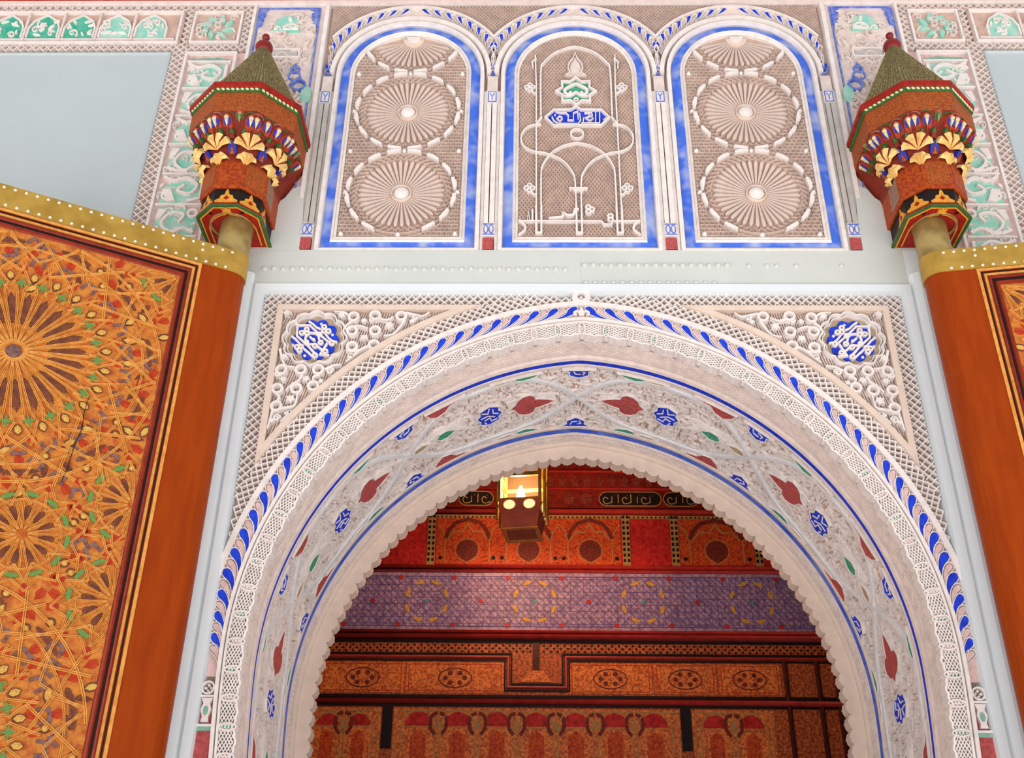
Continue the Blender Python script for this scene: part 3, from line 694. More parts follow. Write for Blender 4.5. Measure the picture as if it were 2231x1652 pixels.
        for sx in (-1, 1):
            a = lambda u, v: (sx*u, v)
            m.ribbon(FAC, spline([a(0.200, 6.05), a(0.200, 6.40), a(0.18, 6.47), a(0.12, 6.545), a(0.05, 6.585), a(0, 6.60)], 5), bwid, -0.04, hh, 0, False, 'bev')
            m.ribbon(FAC, [a(0.195, 6.04), a(0.225, 5.985)], bwid, -0.04, hh, prof='bev')
            m.ribbon(FAC, [a(0.232, 6.53), a(0.226, 6.30), a(0.226, 5.40), a(0.222, 5.22)], 0.011, -0.04, hh-0.002, prof='bev')
            m.ribbon(FAC, spline([a(0.2, 5.985), a(0.27, 5.965), a(0.308, 5.90), a(0.30, 5.83), a(0.25, 5.785), a(0.17, 5.765), a(0.09, 5.72), a(0.035, 5.64), a(0.016, 5.55), a(0.014, 5.22)], 5), 0.011, -0.04, hh+0.001, prof='bev')
            m.ribbon(FAC, spline([a(0.2, 5.22), a(0.2, 5.60), a(0.19, 5.68), a(0.15, 5.76), a(0.08, 5.82), a(0, 5.845)], 5), 0.0115, -0.04, hh, prof='bev')
            for z in (6.27, 5.52):
                for du, dv in ((0, 0.02), (0.018, 0), (0, -0.02), (-0.016, 0)): m.ribbon(FAC, circ(sx*(0.262+du), z+dv*0.9, 0.012, 10), 0.007, -0.04, hh, 0, True)
                m.ribbon(FAC, [a(0.228, z-0.05), a(0.245, z-0.04), a(0.258, z-0.02)], 0.01, -0.04, hh)
            m.ribbon(FAC, spline([a(0.318, 5.30), a(0.29, 5.27), a(0.285, 5.235), a(0.318, 5.20)], 4), 0.011, -0.04, hh)
            m.ribbon(FAC, [a(0.226, 6.5), a(0.25, 6.47), a(0.245, 6.43)], 0.008, -0.04, hh)
        m.ribbon(FAC, [(-0.32, 5.292), (0.115, 5.292), (0.13, 5.27), (0.17, 5.27), (0.175, 5.292), (0.32, 5.292)], 0.012, -0.04, hh+0.002, prof='bev')
        m.ribbon(FAC, [(-0.05, 5.515), (0.05, 5.515)], 0.011, -0.04, hh+0.003); m.ribbon(FAC, [(-0.028, 5.5), (0.028, 5.5)], 0.009, -0.04, hh+0.002)
        for x in (-0.213, 0, 0.213): m.ribbon(FAC, [(x-0.014, 5.4), (x-0.014, 5.214), (x+0.014, 5.214), (x+0.014, 5.4)], 0.010, -0.04, hh+0.002)
        m.ribbon(FAC, spline([(-0.16, 5.31), (-0.09, 5.32), (-0.085, 5.345), (-0.06, 5.33), (-0.03, 5.335), (-0.02, 5.37), (0.0, 5.37)], 4), 0.013, -0.04, hh+0.002)
        for u, v in ((0.05, 5.385), (0.068, 5.37), (0.05, 5.355), (0.165, 5.325), (0.165, 5.30)): m.ribbon(FAC, circ(u, v, 0.013, 10), 0.009, -0.04, hh+0.002, 0, True)
        m.ribbon(FAC, [(-0.268, 5.292), (-0.268, 5.36), (-0.262, 5.292)], 0.012, -0.04, hh); m.ribbon(FAC, [(-0.246, 5.292), (-0.246, 5.37)], 0.010, -0.04, hh)
        m.ribbon(FAC, circ(0, 5.91, 0.035, 22), 0.0115, -0.04, hh+0.002, 0, True, 'bev')
        m.build('strapwork', ['cream'], W, label='raised white interlaced strapwork')
        # pine cone
        m = MB(); out = [(-0.055, 6.37), (-0.03, 6.385), (-0.042, 6.42), (-0.035, 6.465), (-0.012, 6.50), (0, 6.545), (0.012, 6.50), (0.035, 6.465), (0.042, 6.42), (0.03, 6.385), (0.055, 6.37), (0, 6.362)]
        m.poly(FAC, out, -0.04, -0.006, 0, 0.25); m.ribbon(FAC, out, 0.009, -0.04, 0.0, 0, True); m.build('pine_finial', ['stucco'], W)
        st = [(0.112*(1 if i % 2 == 0 else 0.74)*sin(i*pi/8), 6.237+0.108*(1 if i % 2 == 0 else 0.74)*cos(i*pi/8)) for i in range(16)]
        m = MB(); m.poly(FAC, st, -0.04, -0.016, 1); m.ribbon(FAC, st, 0.012, -0.04, 0.002, 0, True)
        for sx in (-1, 1): m.ribbon(FAC, spline([(0, 6.30), (sx*0.03, 6.28), (sx*0.06, 6.255), (sx*0.062, 6.225), (sx*0.04, 6.215), (sx*0.028, 6.235)], 4), 0.017, -0.03, -0.002); m.ribbon(FAC, spline([(sx*0.07, 6.20), (sx*0.03, 6.205), (0, 6.235)], 4), 0.014, -0.03, -0.003)
        m.ribbon(FAC, circ(0, 6.172, 0.012, 10), 0.008, -0.03, -0.002, 0, True)
        m.build('eight_pointed_star', ['cream', 'green'], W, label='green and white eight pointed star')
        def C6(x, y): return P(1180+x/7.506, 100+y/7.506)
        ct = [C6(*p) for p in ((60, 1160), (200, 1040), (480, 1035), (560, 985), (640, 1035), (975, 1040), (1110, 1165), (975, 1290), (200, 1295))]
        m = MB(); m.poly(FAC, ct, -0.04, -0.016); cp = m.build('cartouche', ['blue'], W, label='blue six sided cartouche with white letters')
        m = MB(); m.ribbon(FAC, ct, 0.0095, -0.04, 0.002, 0, True); m.build('cartouche_border', ['cream'], cp)
        m = MB()
        for q in ([(885, 1075), (885, 1250)], [(950, 1075), (950, 1250)], [(170, 1150), (200, 1215), (270, 1258), (600, 1262), (640, 1200), (620, 1090)], [(650, 1250), (960, 1252)], [(230, 1065), (300, 1085), (400, 1085), (440, 1130), (430, 1200), (520, 1205), (520, 1085), (590, 1060), (600, 1180)],
                  [(700, 1085), (820, 1085), (830, 1130), (720, 1165), (790, 1215), (845, 1170)], [(680, 1230), (690, 1160)], [(340, 1180), (300, 1220), (250, 1180), (290, 1140), (340, 1160)], [(1010, 1200), (1060, 1165)]):
            m.ribbon(FAC, [C6(*p) for p in q], 0.0055, -0.02, -0.002)
        for x, y in ((220, 1110), (780, 1110)): u, v = C6(x, y); m.dome(FAC, u, v, 0.006, -0.02, -0.002, 0, 8, 2)
        m.build('lettering', ['cream'], cp)
# ground lattice above and between the panels
m = MB()
def inup(u, v): return v > 6.64 and all(hypot(u-c_*0.953, v-ZS) > 0.565 for c_ in (-1, 0, 1)) and abs(u) < 1.455
lattice(m, FAC, (-1.455, 1.455, 6.5, 6.966), inup, 0.0172, 0.0095, -0.044, -0.012, step=0.005, dirs=((0.8, 1), (0.8, -1)), prof='ridge')
m.build('upper_honeycomb', ['panelstucco'], wall, kind='stuff', label='fine honeycomb carving between the arched panels')
# colonnettes
for x, nm in ((-0.476, 'between the leftmost and middle arched panels'), (0.476, 'between the middle and rightmost arched panels'), (-1.428, 'at the outer side of the leftmost arched panel'), (1.428, 'at the outer side of the rightmost arched panel')):
    Cn = empty('colonnette', (x, 0, 5.1), 'slim plaster colonnette '+nm, 'colonnette', 'colonnettes beside the arched panels')
    m = MB(); hw = 0.028
    for u0, u1, h in ((-0.046, -0.030, -0.008), (0.030, 0.046, -0.008)): m.slab(FAC, x+u0, x+u1, 5.1, 6.24, HB, h)
    m.slab(FAC, x-hw, x-0.004, 5.275, 6.14, HB, 0.004, 0, 0.0); m.slab(FAC, x+0.002, x+hw, 5.275, 6.14, HB, 0.004); m.build('shaft', ['greyplaster' if abs(x) > 1 else 'cream'], Cn)
    m = MB(); m.slab(FAC, x-0.03, x+0.03, 6.14, 6.24, HB, 0.002); cpt = m.build('capital', ['cream'], Cn)
    m = MB(); m.ribbon(FAC, [(x-0.022, 6.15), (x+0.022, 6.15), (x+0.022, 6.228), (x-0.022, 6.228)], 0.006, 0, 0.004, 0, True); m.ribbon(FAC, [(x-0.012, 6.215), (x, 6.19), (x+0.012, 6.215)], 0.006, 0, 0.004); m.ribbon(FAC, [(x, 6.19), (x, 6.165)], 0.006, 0, 0.004); m.build('blue_motif', ['bluestuc'], cpt)
    m = MB(); m.slab(FAC, x-0.03, x+0.03, 6.25, 6.36, HB, -0.006); m.ribbon(FAC, circ(x, 6.40, 0.02, 12), 0.007, HB, 0.0, 1, True)
    for sx in (-1, 1): m.poly(FAC, [(x+sx*0.004, 6.425), (x+sx*0.022, 6.43), (x+sx*0.026, 6.455), (x+sx*0.01, 6.45)], HB, -0.002, 2)
    m.build('neck', ['stucco', 'bluestuc', 'blue'], Cn)
    m = MB(); m.slab(FAC, x-0.032, x+0.032, 5.188, 5.275, HB, 0.004); bs = m.build('base', ['cream'], Cn)
    m = MB()
    for z in (5.265, 5.198): m.ribbon(FAC, [(x-0.03, z), (x+0.03, z)], 0.006, 0.002, 0.007)
    for dx in (-0.014, 0.014): m.ribbon(FAC, circ(x+dx, 5.232, 0.011, 12, 0, 0.026), 0.005, 0.002, 0.007, 0, True)
    m.build('blue_motif', ['bluestuc'], bs)
    m = MB(); m.slab(FAC, x-0.03, x+0.026, 5.105, 5.178, HB, 0.0); m.build('foot', ['ochre'], Cn)
# ================================================================== SIDE FRIEZES
def curls(m, T, u0, u1, v0, v1, n, sc, h0, h1, mi=0, seed=1):
    R_ = random.Random(seed)
    for i in range(n):
        u, v, a = R_.uniform(u0, u1), R_.uniform(v0, v1), R_.uniform(0, 2*pi); k = R_.random(); q = sc*R_.uniform(0.8, 1.3)
        if k < 0.6:
            p = rotp([(0.05, -0.01), (0.03, 0.018), (0, 0.03), (-0.026, 0.018), (-0.03, -0.008), (-0.012, -0.022), (0.006, -0.012), (0.002, 0.004)], a, u, v, q)
            p = [(min(max(x, u0), u1), min(max(y, v0), v1)) for x, y in p]; m.ribbon(T, spline(p, 2), [0.016*q*(1-0.5*j/14) for j in range(15)], h0, h1, mi, prof='bev')
        else:
            p = rotp([(-0.04, 0), (-0.01, 0.014), (0.02, 0.016), (0.045, 0), (0.02, -0.012), (-0.01, -0.014)], a, u, v, q)
            p = [(min(max(x, u0), u1), min(max(y, v0), v1)) for x, y in p]; m.poly(T, p, h0, h1, mi, 0.2)
    return m
for sg, side in ((-1, 'left'), (1, 'right')):
    T = (lambda u, v, h: (u, -h, v)) if sg < 0 else (lambda u, v, h: (-u, -h, v))
    # blue bordered strip behind the bracket
    S = empty('carved_strip', (sg*1.71, 0, 5.1), 'cream carved strip edged in blue behind the %s bracket' % side, 'stucco strip', 'blue edged carved strips')
    m = MB(); m.slab(T, -1.925, -1.50, 5.1, 6.965, HB, -0.022); m.build('ground', ['stucco'], S)
    m = MB(); m.ribbon(T, [(-1.482, 5.45), (-1.486, 6.966)], 0.034, HB, 0.004, prof='bev'); m.ribbon(T, [(-1.925, 5.1), (-1.925, 6.966)], 0.018, HB, 0.0); m.build('border', ['cream'], S)
    m = MB(); m.ribbon(T, [(-1.528, 5.5), (-1.534, 6.945), (-1.902, 6.945), (-1.902, 5.5)], 0.008, -0.024, -0.012); m.build('blue_edge', ['bluestuc'], S)
    for cx_, q in ((-1.548, 1), (-1.89, -1)):
        m = MB(); 
        for dz in (0, 0.05, 0.095): m.poly(T, [(cx_+q*0.012, 6.94-dz), (cx_-q*0.045+q*dz*0.25, 6.93-dz), (cx_-q*0.02, 6.91-dz), (cx_-q*0.035+q*dz*0.2, 6.89-dz), (cx_+q*0.01, 6.875-dz)], -0.022, -0.008, 0, 0.1)
        m.build('blue_corner_leaf', ['bluestuc'], S)
    m = MB(); curls(m, T, -1.88, -1.55, 5.5, 6.93, 150, 0.9, -0.022, -0.006, 0, 3); m.build('carved_foliage', ['stucco'], S, kind='stuff')
    m = MB(); m.poly(T, [(-1.80, 6.74), (-1.78, 6.84), (-1.72, 6.875), (-1.66, 6.84), (-1.64, 6.74)], -0.022, -0.004); curls(m, T, -1.79, -1.65, 6.75, 6.86, 7, 0.7, -0.006, 0.004, 1, 5); m.build('teal_patch', ['teal', 'cream'], S)
    m = MB(); m.slab(T, -1.79, -1.63, 6.53, 6.575, -0.022, -0.008, 1); m.ribbon(T, [(-1.80, 6.52), (-1.62, 6.52), (-1.62, 6.585), (-1.80, 6.585)], 0.01, -0.022, -0.002, 0, True); m.build('grey_tablet', ['cream', 'greyplaster'], S)
    m = MB()
    for du, dv, rr in ((0, 0.05, 0.026), (0, 0.0, 0.034), (0.03, -0.07, 0.04)): m.ribbon(T, circ(-1.625+du, 6.36+dv, rr, 12), 0.011, -0.022, 0.0, 0, True)
    m.poly(T, [(-1.64, 6.42), (-1.625, 6.47), (-1.61, 6.42)], -0.022, 0.0); m.build('blue_flower', ['bluestuc'], S)
    m = MB(); m.poly(T, circ(-1.545, 6.22, 0.035, 12, 0, 0.07), -0.022, -0.004, 0, 0.1); m.build('teal_leaf', ['teal'], S)
    # diamond borders
    m = MB()
    def inlat(u, v): return (-1.985 < u < -1.932 and 6.575 < v < 6.965) or (-2.372 < u < -2.292 and v < 6.62) or (-2.34 < u < -2.292 and 6.62 <= v < 6.965) or (u < -1.932 and 6.578 < v < 6.63) or (u < -1.932 and 6.915 < v < 6.965)
    lattice(m, T, (-4.6, -1.93, 4.4, 6.966), inlat, 0.032, 0.008, HB+0.006, -0.008, step=0.008); m.build('diamond_lattice', ['stucco'], wall, kind='stuff')
    # square
    Q = empty('carved_square', (sg*2.138, 0, 6.63), 'square stucco panel with pale teal leaves above the %s teal column' % side, 'stucco panel', 'small teal squares')
    m = MB(); m.slab(T, -2.285, -1.992, 6.64, 6.91, HB, -0.02); m.build('ground', ['field'], Q)
    m = MB(); m.ribbon(T, [(-2.28, 6.645), (-1.997, 6.645), (-1.997, 6.905), (-2.28, 6.905)], 0.018, HB, 0.0, 0, True, 'bev'); m.build('border', ['cream'], Q)
    for i in range(8):
        a = 2*pi*(i+0.5)/8; u, v = -2.138+0.075*cos(a), 6.775+0.07*sin(a)
        m = MB(); m.poly(T, rotp([(-0.042, 0), (-0.005, 0.02), (0.045, 0.012), (0.03, -0.006), (-0.005, -0.018)], a+0.5, u, v), -0.022, -0.004, 0, 0.15); m.build('teal_leaf', ['teal'], Q)
    m = MB(); curls(m, T, -2.26, -2.02, 6.665, 6.885, 16, 0.6, -0.02, -0.004, 0, 9); m.build('carved_foliage', ['stucco'], Q, kind='stuff')
    # teal column
    Q = empty('teal_column', (sg*2.14, 0, 4.4), 'tall carved stucco column of teal leaf panels beside the %s white field' % side, 'stucco frieze', 'teal carved columns')
    m = MB(); m.slab(T, -2.29, -1.93, 4.4, 6.57, HB, -0.022); m.build('ground', ['pink'], Q)
    m = MB(); m.ribbon(T, [(-2.283, 4.4), (-2.283, 6.555), (-1.992, 6.555), (-1.992, 4.4)], 0.022, HB, 0.0, prof='bev'); m.build('border', ['cream'], Q)
    z = 6.535; i = 0
    while z > 4.5:
        hgt = 0.055 if i == 0 else 0.215
        m = MB(); m.poly(T, [(-2.25, z-hgt+0.012), (-2.10, z-hgt+0.012), (-2.03, z-hgt*0.6), (-2.03, z-0.02), (-2.17, z-0.012), (-2.25, z-hgt*0.45)] if i % 2 else [(-2.22, z-hgt+0.012), (-2.03, z-hgt+0.02), (-2.03, z-hgt*0.45), (-2.10, z-0.012), (-2.25, z-0.02), (-2.25, z-hgt*0.6)], -0.022, -0.014, 0)
        bay = m.build('teal_bay', ['teal' if i > 0 else 'palegreen'], Q)
        m = MB(); m.ribbon(T, [(-2.265, z-hgt), (-2.01, z-hgt)], 0.012, -0.022, 0.0)
        if i > 0:
            if i % 2: 
                m.ribbon(T, spline([(-2.25, z-0.02), (-2.19, z-0.05), (-2.12, z-0.03), (-2.06, z-0.08), (-2.09, z-0.14), (-2.16, z-0.12), (-2.13, z-0.08)], 4), 0.022, -0.022, 0.002, prof='bev'); m.ribbon(T, circ(-2.215, z-0.155, 0.024, 10), 0.014, -0.022, 0.0, 0, True)
                m.poly(T, [(-2.25, z-0.11), (-2.2, z-0.10), (-2.16, z-0.19), (-2.21, z-0.2)], -0.022, 0.0, 0, 0.1); m.ribbon(T, [(-2.03, z-0.03), (-2.03, z-0.17), (-2.10, z-0.19)], 0.018, -0.022, 0.0)
            else:
                m.ribbon(T, spline([(-2.03, z-0.19), (-2.09, z-0.16), (-2.15, z-0.19), (-2.21, z-0.13), (-2.17, z-0.06), (-2.10, z-0.07), (-2.12, z-0.12)], 4), 0.022, -0.022, 0.002, prof='bev'); m.ribbon(T, circ(-2.055, z-0.06, 0.024, 10), 0.014, -0.022, 0.0, 0, True)
                m.poly(T, [(-2.24, z-0.03), (-2.19, z-0.03), (-2.22, z-0.10), (-2.25, z-0.10)], -0.022, 0.0, 0, 0.1); m.ribbon(T, [(-2.245, z-0.17), (-2.2, z-0.19), (-2.13, z-0.2)], 0.018, -0.022, 0.0)
        if i > 0: curls(m, T, -2.265, -2.01, z-hgt+0.01, z-0.01, 9, 0.55, -0.022, -0.004, 0, 40+i)
        m.build('leaf_scroll', ['cream'], bay)
        z -= hgt; i += 1
    # horizontal frieze of little arches
    Q = empty('arched_frieze', (sg*3.4, 0, 6.63), 'frieze of small teal arches along the top %s of the wall' % side, 'stucco frieze', 'friezes of little teal arches')
    m = MB(); m.slab(T, -4.6, -2.345, 6.635, 6.912, HB, -0.022); m.build('ground', ['field'], Q)
    m = MB(); m.ribbon(T, [(-4.6, 6.642), (-2.36, 6.642), (-2.36, 6.905), (-4.6, 6.905)], 0.018, HB, 0.002, prof='bev'); m.ribbon(T, [(-4.6, 6.675), (-2.38, 6.675)], 0.008, -0.022, -0.004); m.build('border', ['cream'], Q)
    for i in range(10):
        uc = -2.53-i*0.2165
        m = MB(); m.poly(T, [(uc-0.088, 6.69), (uc+0.088, 6.69), (uc+0.088, 6.77), (uc+0.065, 6.825), (uc, 6.875), (uc-0.065, 6.825), (uc-0.088, 6.77)], -0.022, -0.012); ar = m.build('teal_arch', ['tealdeep' if i > 1 else 'teal'], Q)
        m = MB(); curls(m, T, uc-0.08, uc+0.08, 6.70, 6.83, 9, 0.62, -0.02, -0.001, 0, 20+i); m.ribbon(T, [(uc-0.092, 6.69), (uc-0.092, 6.77), (uc-0.068, 6.828), (uc, 6.88), (uc+0.068, 6.828), (uc+0.092, 6.77), (uc+0.092, 6.69)], 0.010, -0.022, -0.002); m.build('leaf_scroll', ['cream'], ar)
        m = MB(); m.ribbon(T, [(uc-0.108, 6.66), (uc-0.108, 6.9)], 0.014, -0.022, 0.0); m.build('divider', ['stucco'], Q)
# ================================================================== DOOR LEAVES
def frame_matrix(x, y, n, loc): return Matrix(((x[0], y[0], n[0], loc[0]), (x[1], y[1], n[1], loc[1]), (x[2], y[2], n[2], loc[2]), (0, 0, 0, 1)))
ZT = 4.90; UC = 0.834; UI0, UI1 = 0.238, 1.43; VI1 = 4.662
def shared(name, fn, mats, smooth=False):
    m = MB(); fn(m); return m.mesh(name, mats, smooth)
IDT = lambda u, v, h: (u, v, h)
def hexpts(l, w0): return [(-l, 0), (-l*0.72, w0), (l*0.6, w0*1.25), (l, 0), (l*0.6, -w0*1.25), (-l*0.72, -w0)]
def dotted(m, pts, r, gap, h, mi):
    n = len(pts)
    for i in range(n):
        a, b = pts[i], pts[(i+1) % n]; l = hypot(b[0]-a[0], b[1]-a[1]); k = max(1, int(l/gap))
        for j in range(k): t = j/k; m.dome(IDT, a[0]+(b[0]-a[0])*t, a[1]+(b[1]-a[1])*t, r, h, h+0.0025, mi, 5, 1)
def mk_petal(m):
    p = hexpts(0.084, 0.0135); m.poly(IDT, p, 0, 0.006, 0, 0.2); dotted(m, [(q[0]*0.94, q[1]*0.94) for q in p], 0.0022, 0.009, 0.004, 1)
PETAL = shared('long_petal', mk_petal, ['petal', 'gold'])
STAR = shared('green_star', lambda m: m.poly(IDT, [((0.030 if i % 2 == 0 else 0.010)*cos(i*pi/4), (0.030 if i % 2 == 0 else 0.010)*sin(i*pi/4)) for i in range(8)], 0, 0.006), ['woodgreen'])
def mk_hex(m):
    p = [(-0.024, 0), (-0.010, 0.014), (0.010, 0.014), (0.024, 0), (0.010, -0.014), (-0.010, -0.014)]; m.poly(IDT, p, 0, 0.004); m.dome(IDT, 0, 0, 0.009, 0.004, 0.012, 0, 8, 2); m.ribbon(IDT, p, 0.003, 0, 0.006, 1, True)
GOLD = shared('gold_hexagon', mk_hex, ['gold', 'petal'])
RED = shared('red_kite', lambda m: m.poly(IDT, [(-0.030, 0), (0.0, 0.019), (0.027, 0.013), (0.027, -0.013), (0.0, -0.019)], 0, 0.005, 0, 0.1), ['woodred'])
CHEV = shared('purple_chevron', lambda m: m.ribbon(IDT, [(-0.030, 0.026), (0.012, 0.022), (0.014, -0.022), (-0.026, -0.026)], 0.013, 0, 0.006), ['purplewood'])
def mk_cres(m): 
    p = [(0.55*cos(a)-0.55, 0.55*sin(a)) for a in [radians(-7+14*i/8) for i in range(9)]]
    m.ribbon(IDT, p, [0.010, 0.018, 0.024, 0.026, 0.026, 0.026, 0.024, 0.018, 0.010], 0, 0.006, 0)
    for q in (-0.010, 0.010): dotted(m, [(x+q, y) for x, y in p[1:-1]], 0.002, 0.010, 0.005, 1)
CRES = shared('long_crescent', mk_cres, ['petal', 'gold'])
def mk_small(m): m.poly(IDT, [(-0.034, 0), (-0.012, 0.011), (0.024, 0.013), (0.036, 0), (0.024, -0.013), (-0.012, -0.011)], 0, 0.005, 0, 0.2); dotted(m, [(-0.02, 0.007), (0.024, 0.010), (0.03, 0), (0.024, -0.010), (-0.02, -0.007)], 0.002, 0.010, 0.003, 1)
SMALL = shared('short_petal', mk_small, ['petal', 'gold'])
def mk_green(m): m.ribbon(IDT, [(0.165*cos(a)-0.165, 0.165*sin(a)) for a in [radians(-9+18*i/5) for i in range(6)]], [0.010, 0.017, 0.019, 0.019, 0.017, 0.010], 0, 0.006); m.poly(IDT, [(0.006, -0.008), (0.016, 0), (0.006, 0.008)], 0, 0.005)
GARC = shared('green_crescent', mk_green, ['woodgreen'])
def mk_alm(m): 
    p = [(-0.034, 0), (-0.012, 0.015), (0.012, 0.015), (0.034, 0), (0.012, -0.015), (-0.012, -0.015)]; m.poly(IDT, p, 0, 0.007, 0, 0.35); m.ribbon(IDT, p, 0.004, 0, 0.006, 1, True)
ALM = shared('gold_almond', mk_alm, ['gold', 'petal'])
def mk_dot(m): m.dome(IDT, 0, 0, 0.013, 0, 0.010, 0, 10, 2); m.ribbon(IDT, circ(0, 0, 0.017, 12), 0.004, 0, 0.006, 1, True)
DOT = shared('gold_button', mk_dot, ['gold', 'petal'], True)
STUD = shared('brass_stud', lambda m: m.dome(IDT, 0, 0, 0.0085, 0, 0.008, 0, 8, 2), ['stud'], True)
def door(name, sx, d, label):
    ax = Vector((sx*1.74, -0.175, 0)); dv = Vector((d[0], d[1], 0)).normalized(); n = Vector((sx*dv.y, -abs(dv.x), 0)) if sx > 0 else Vector((-dv.y, dv.x, 0))
    if n.y > 0: n = -n
    X = dv*sx if sx > 0 else -dv
    D = bpy.data.objects.new(name, None); COL.objects.link(D); D.empty_display_size = 0.1
    D.matrix_world = frame_matrix(X, (0, 0, 1), n, ax+n*0.08); tag(D, label, 'door', kind='structure')
    T = lambda u, v, h: (sx*u, v, h)
    def b(m, nm, mats, par=None, smooth=False, kind=None, lb=None):
        return obj(nm, m.mesh(nm, mats, smooth), par or D, local=True, kind=kind, label=lb)
    # slab with half round hinge post
    prof = [(1.72, 0), (0, 0)]+[(-0.08*sin(a), -0.08+0.08*cos(a)) for a in [pi*i/12 for i in range(1, 12)]]+[(0, -0.16), (1.72, -0.16)]
    def extr(m, pr, v0, v1, mi=0): m.loft([[T(p[0], v0, p[1]) for p in pr], [T(p[0], v1, p[1]) for p in pr]], mi, True, True, True)
    m = MB(); extr(m, prof, 0.04, ZT-0.002); b(m, 'leaf_board', ['wood'])
    g = 0.006; pr2 = [(1.722, g), (0, g)]+[(-(0.08+g)*sin(a), -0.08+(0.08+g)*cos(a)) for a in [pi*i/12 for i in range(1, 12)]]+[(0, -0.16-g), (1.722, -0.16-g)]
    m = MB(); extr(m, pr2, 4.775, ZT); st = b(m, 'brass_strip', ['brass'], lb='studded brass strip along the top edge')
    m = MB(); rings = [[T(r*cos(2*pi*j/24), z, -0.08+r*sin(2*pi*j/24)) for j in range(24)] for r, z in ((0.082, ZT-0.01), (0.082, 5.0), (0.082, 5.16))]
    m.loft(rings, 0, True, False, True); b(m, 'pivot_post', ['brassdark'], smooth=True, lb='round brass pivot')
    for i in range(36):
        for v in (ZT-0.016, 4.79):
            u = 0.015+i*0.0475+(0.02 if v < 4.8 else 0)
            obj('brass_stud', STUD, st, (sx*u, v, g-0.001), local=True)
    obj('brass_stud', STUD, st, (sx*0.155, ZT-0.05, g-0.001), local=True)
    # panel frame
    def rect(u0, u1, v1): return [(u0, 0.3), (u0, v1), (u1, v1), (u1, 0.3)]
    m = MB(); m.ribbon(T, rect(0.152, 1.516, 4.765), 0.014, -0.01, 0.004); m.ribbon(T, rect(0.180, 1.488, 4.735), 0.012, -0.01, 0.003); b(m, 'gold_line', ['strap'])
    m = MB(); m.ribbon(T, rect(0.166, 1.502, 4.750), 0.006, -0.01, 0.002); m.ribbon(T, rect(0.206, 1.462, 4.700), 0.012, -0.01, 0.005); b(m, 'black_line', ['blackline'])
    m = MB(); m.ribbon(T, rect(0.194, 1.474, 4.716), 0.020, -0.01, 0.012, prof='round'); m.ribbon(T, rect(0.222, 1.446, 4.682), 0.026, -0.01, 0.014, prof='round'); b(m, 'red_moulding', ['redbead'], smooth=True)
    m = MB(); m.slab(T, UI0-0.01, UI1+0.01, 0.3, VI1+0.01, -0.01, 0.0015); cf = b(m, 'carved_field', ['carved'])
    # strapwork
    m = MB()
    def ok(u, v, g_=0.0): return UI0-g_ < u < UI1+g_ and 2.3 < v < VI1+g_
    def rbn(pts, w=0.010, h=0.010):
        run = []
        for p in pts+[(9, 9)]:
            if ok(*p): run.append(p)
            else:
                if len(run) > 1: m.ribbon(T, run, w*1.2, 0.0, h, 0, prof='groove')
                run = []
    def seg(p, q, n=8): return [(p[0]+(q[0]-p[0])*i/n, p[1]+(q[1]-p[1])*i/n) for i in range(n+1)]
    def pol(c, r, a): return (c[0]+r*cos(radians(a)), c[1]+r*sin(radians(a)))
    mains = [(UC, 4.074), (UC, 2.486)]
    secs = []
    for c in mains:
        for dx, dz in ((-0.6, 0.586), (0.6, 0.586), (-0.6, -0.586), (0.6, -0.586), (-0.21, -0.794), (0.21, -0.794)):
            q = (c[0]+dx, c[1]+dz)
            if 2.3 < q[1] < 4.75: secs.append(q)
    def near_sec(p, r=0.235): return any(hypot(p[0]-q[0], p[1]-q[1]) < r for q in secs)
    for c in mains:
        for k in range(24):
            a = k*15
            for s in (-1, 1):
                rbn(seg(pol(c, 0.04, a+s*7.5), pol(c, 0.30, a+s*5.0)), 0.008)
                rbn(seg(pol(c, 0.30, a+s*5.0), pol(c, 0.345, a+s*2)), 0.008)
                rbn(seg(pol(c, 0.335, a+s*1.5), pol(c, 0.445, a+s*9)), 0.009)
                rbn(seg(pol(c, 0.30, a+s*2.5), pol(c, 0.36, a+s*7.5)), 0.008)
            if k % 2 == 0:
                for s in (-1, 1):
                    p_, q_ = pol(c, 0.40, a+s*8), pol(c, 0.64, a+s*34)
                    rbn([p for p in seg(p_, q_, 16)], 0.010, 0.012)
                    rbn(seg(pol(c, 0.46, a), pol(c, 0.58, a+s*14), 10), 0.009)
            else:
                for s in (-1, 1): rbn(seg(pol(c, 0.47, a+s*9), pol(c, 0.70, a-s*3), 12), 0.009, 0.011)
        rbn([pol(c, 0.60, a) for a in range(0, 361, 5)], 0.010, 0.011)
        rbn([pol(c, 0.525, a) for a in range(0, 361, 5)], 0.008, 0.010)
        rbn([pol(c, 0.045, a) for a in range(0, 361, 15)], 0.012)
    for c in secs:
        for k in range(12):
            a = k*30
            for s in (-1, 1):
                rbn(seg(pol(c, 0.022, a+s*15), pol(c, 0.14, a+s*9), 6), 0.007)
                rbn(seg(pol(c, 0.125, a), pol(c, 0.20, a+s*15), 6), 0.008)
                rbn(seg(pol(c, 0.185, a), pol(c, 0.235, a+s*15), 6), 0.008)
        rbn([pol(c, 0.145, a) for a in range(0, 361, 10)], 0.007)
    b(m, 'strapwork', ['strap'], cf, lb='raised orange interlaced strapwork')
    cent = []
    def piece(me, c, r, a, extra=0.0, h=0.001, g_=0.0):
        u, v = pol(c, r, a)
        if not ok(u, v, -0.008): return
        cent.append((u, v))
        rz = radians(a+extra); 
        if sx < 0: rz = pi-rz
        obj(me.name.split('.')[0], me, cf, (sx*u, v, h), (0, 0, rz), local=True)
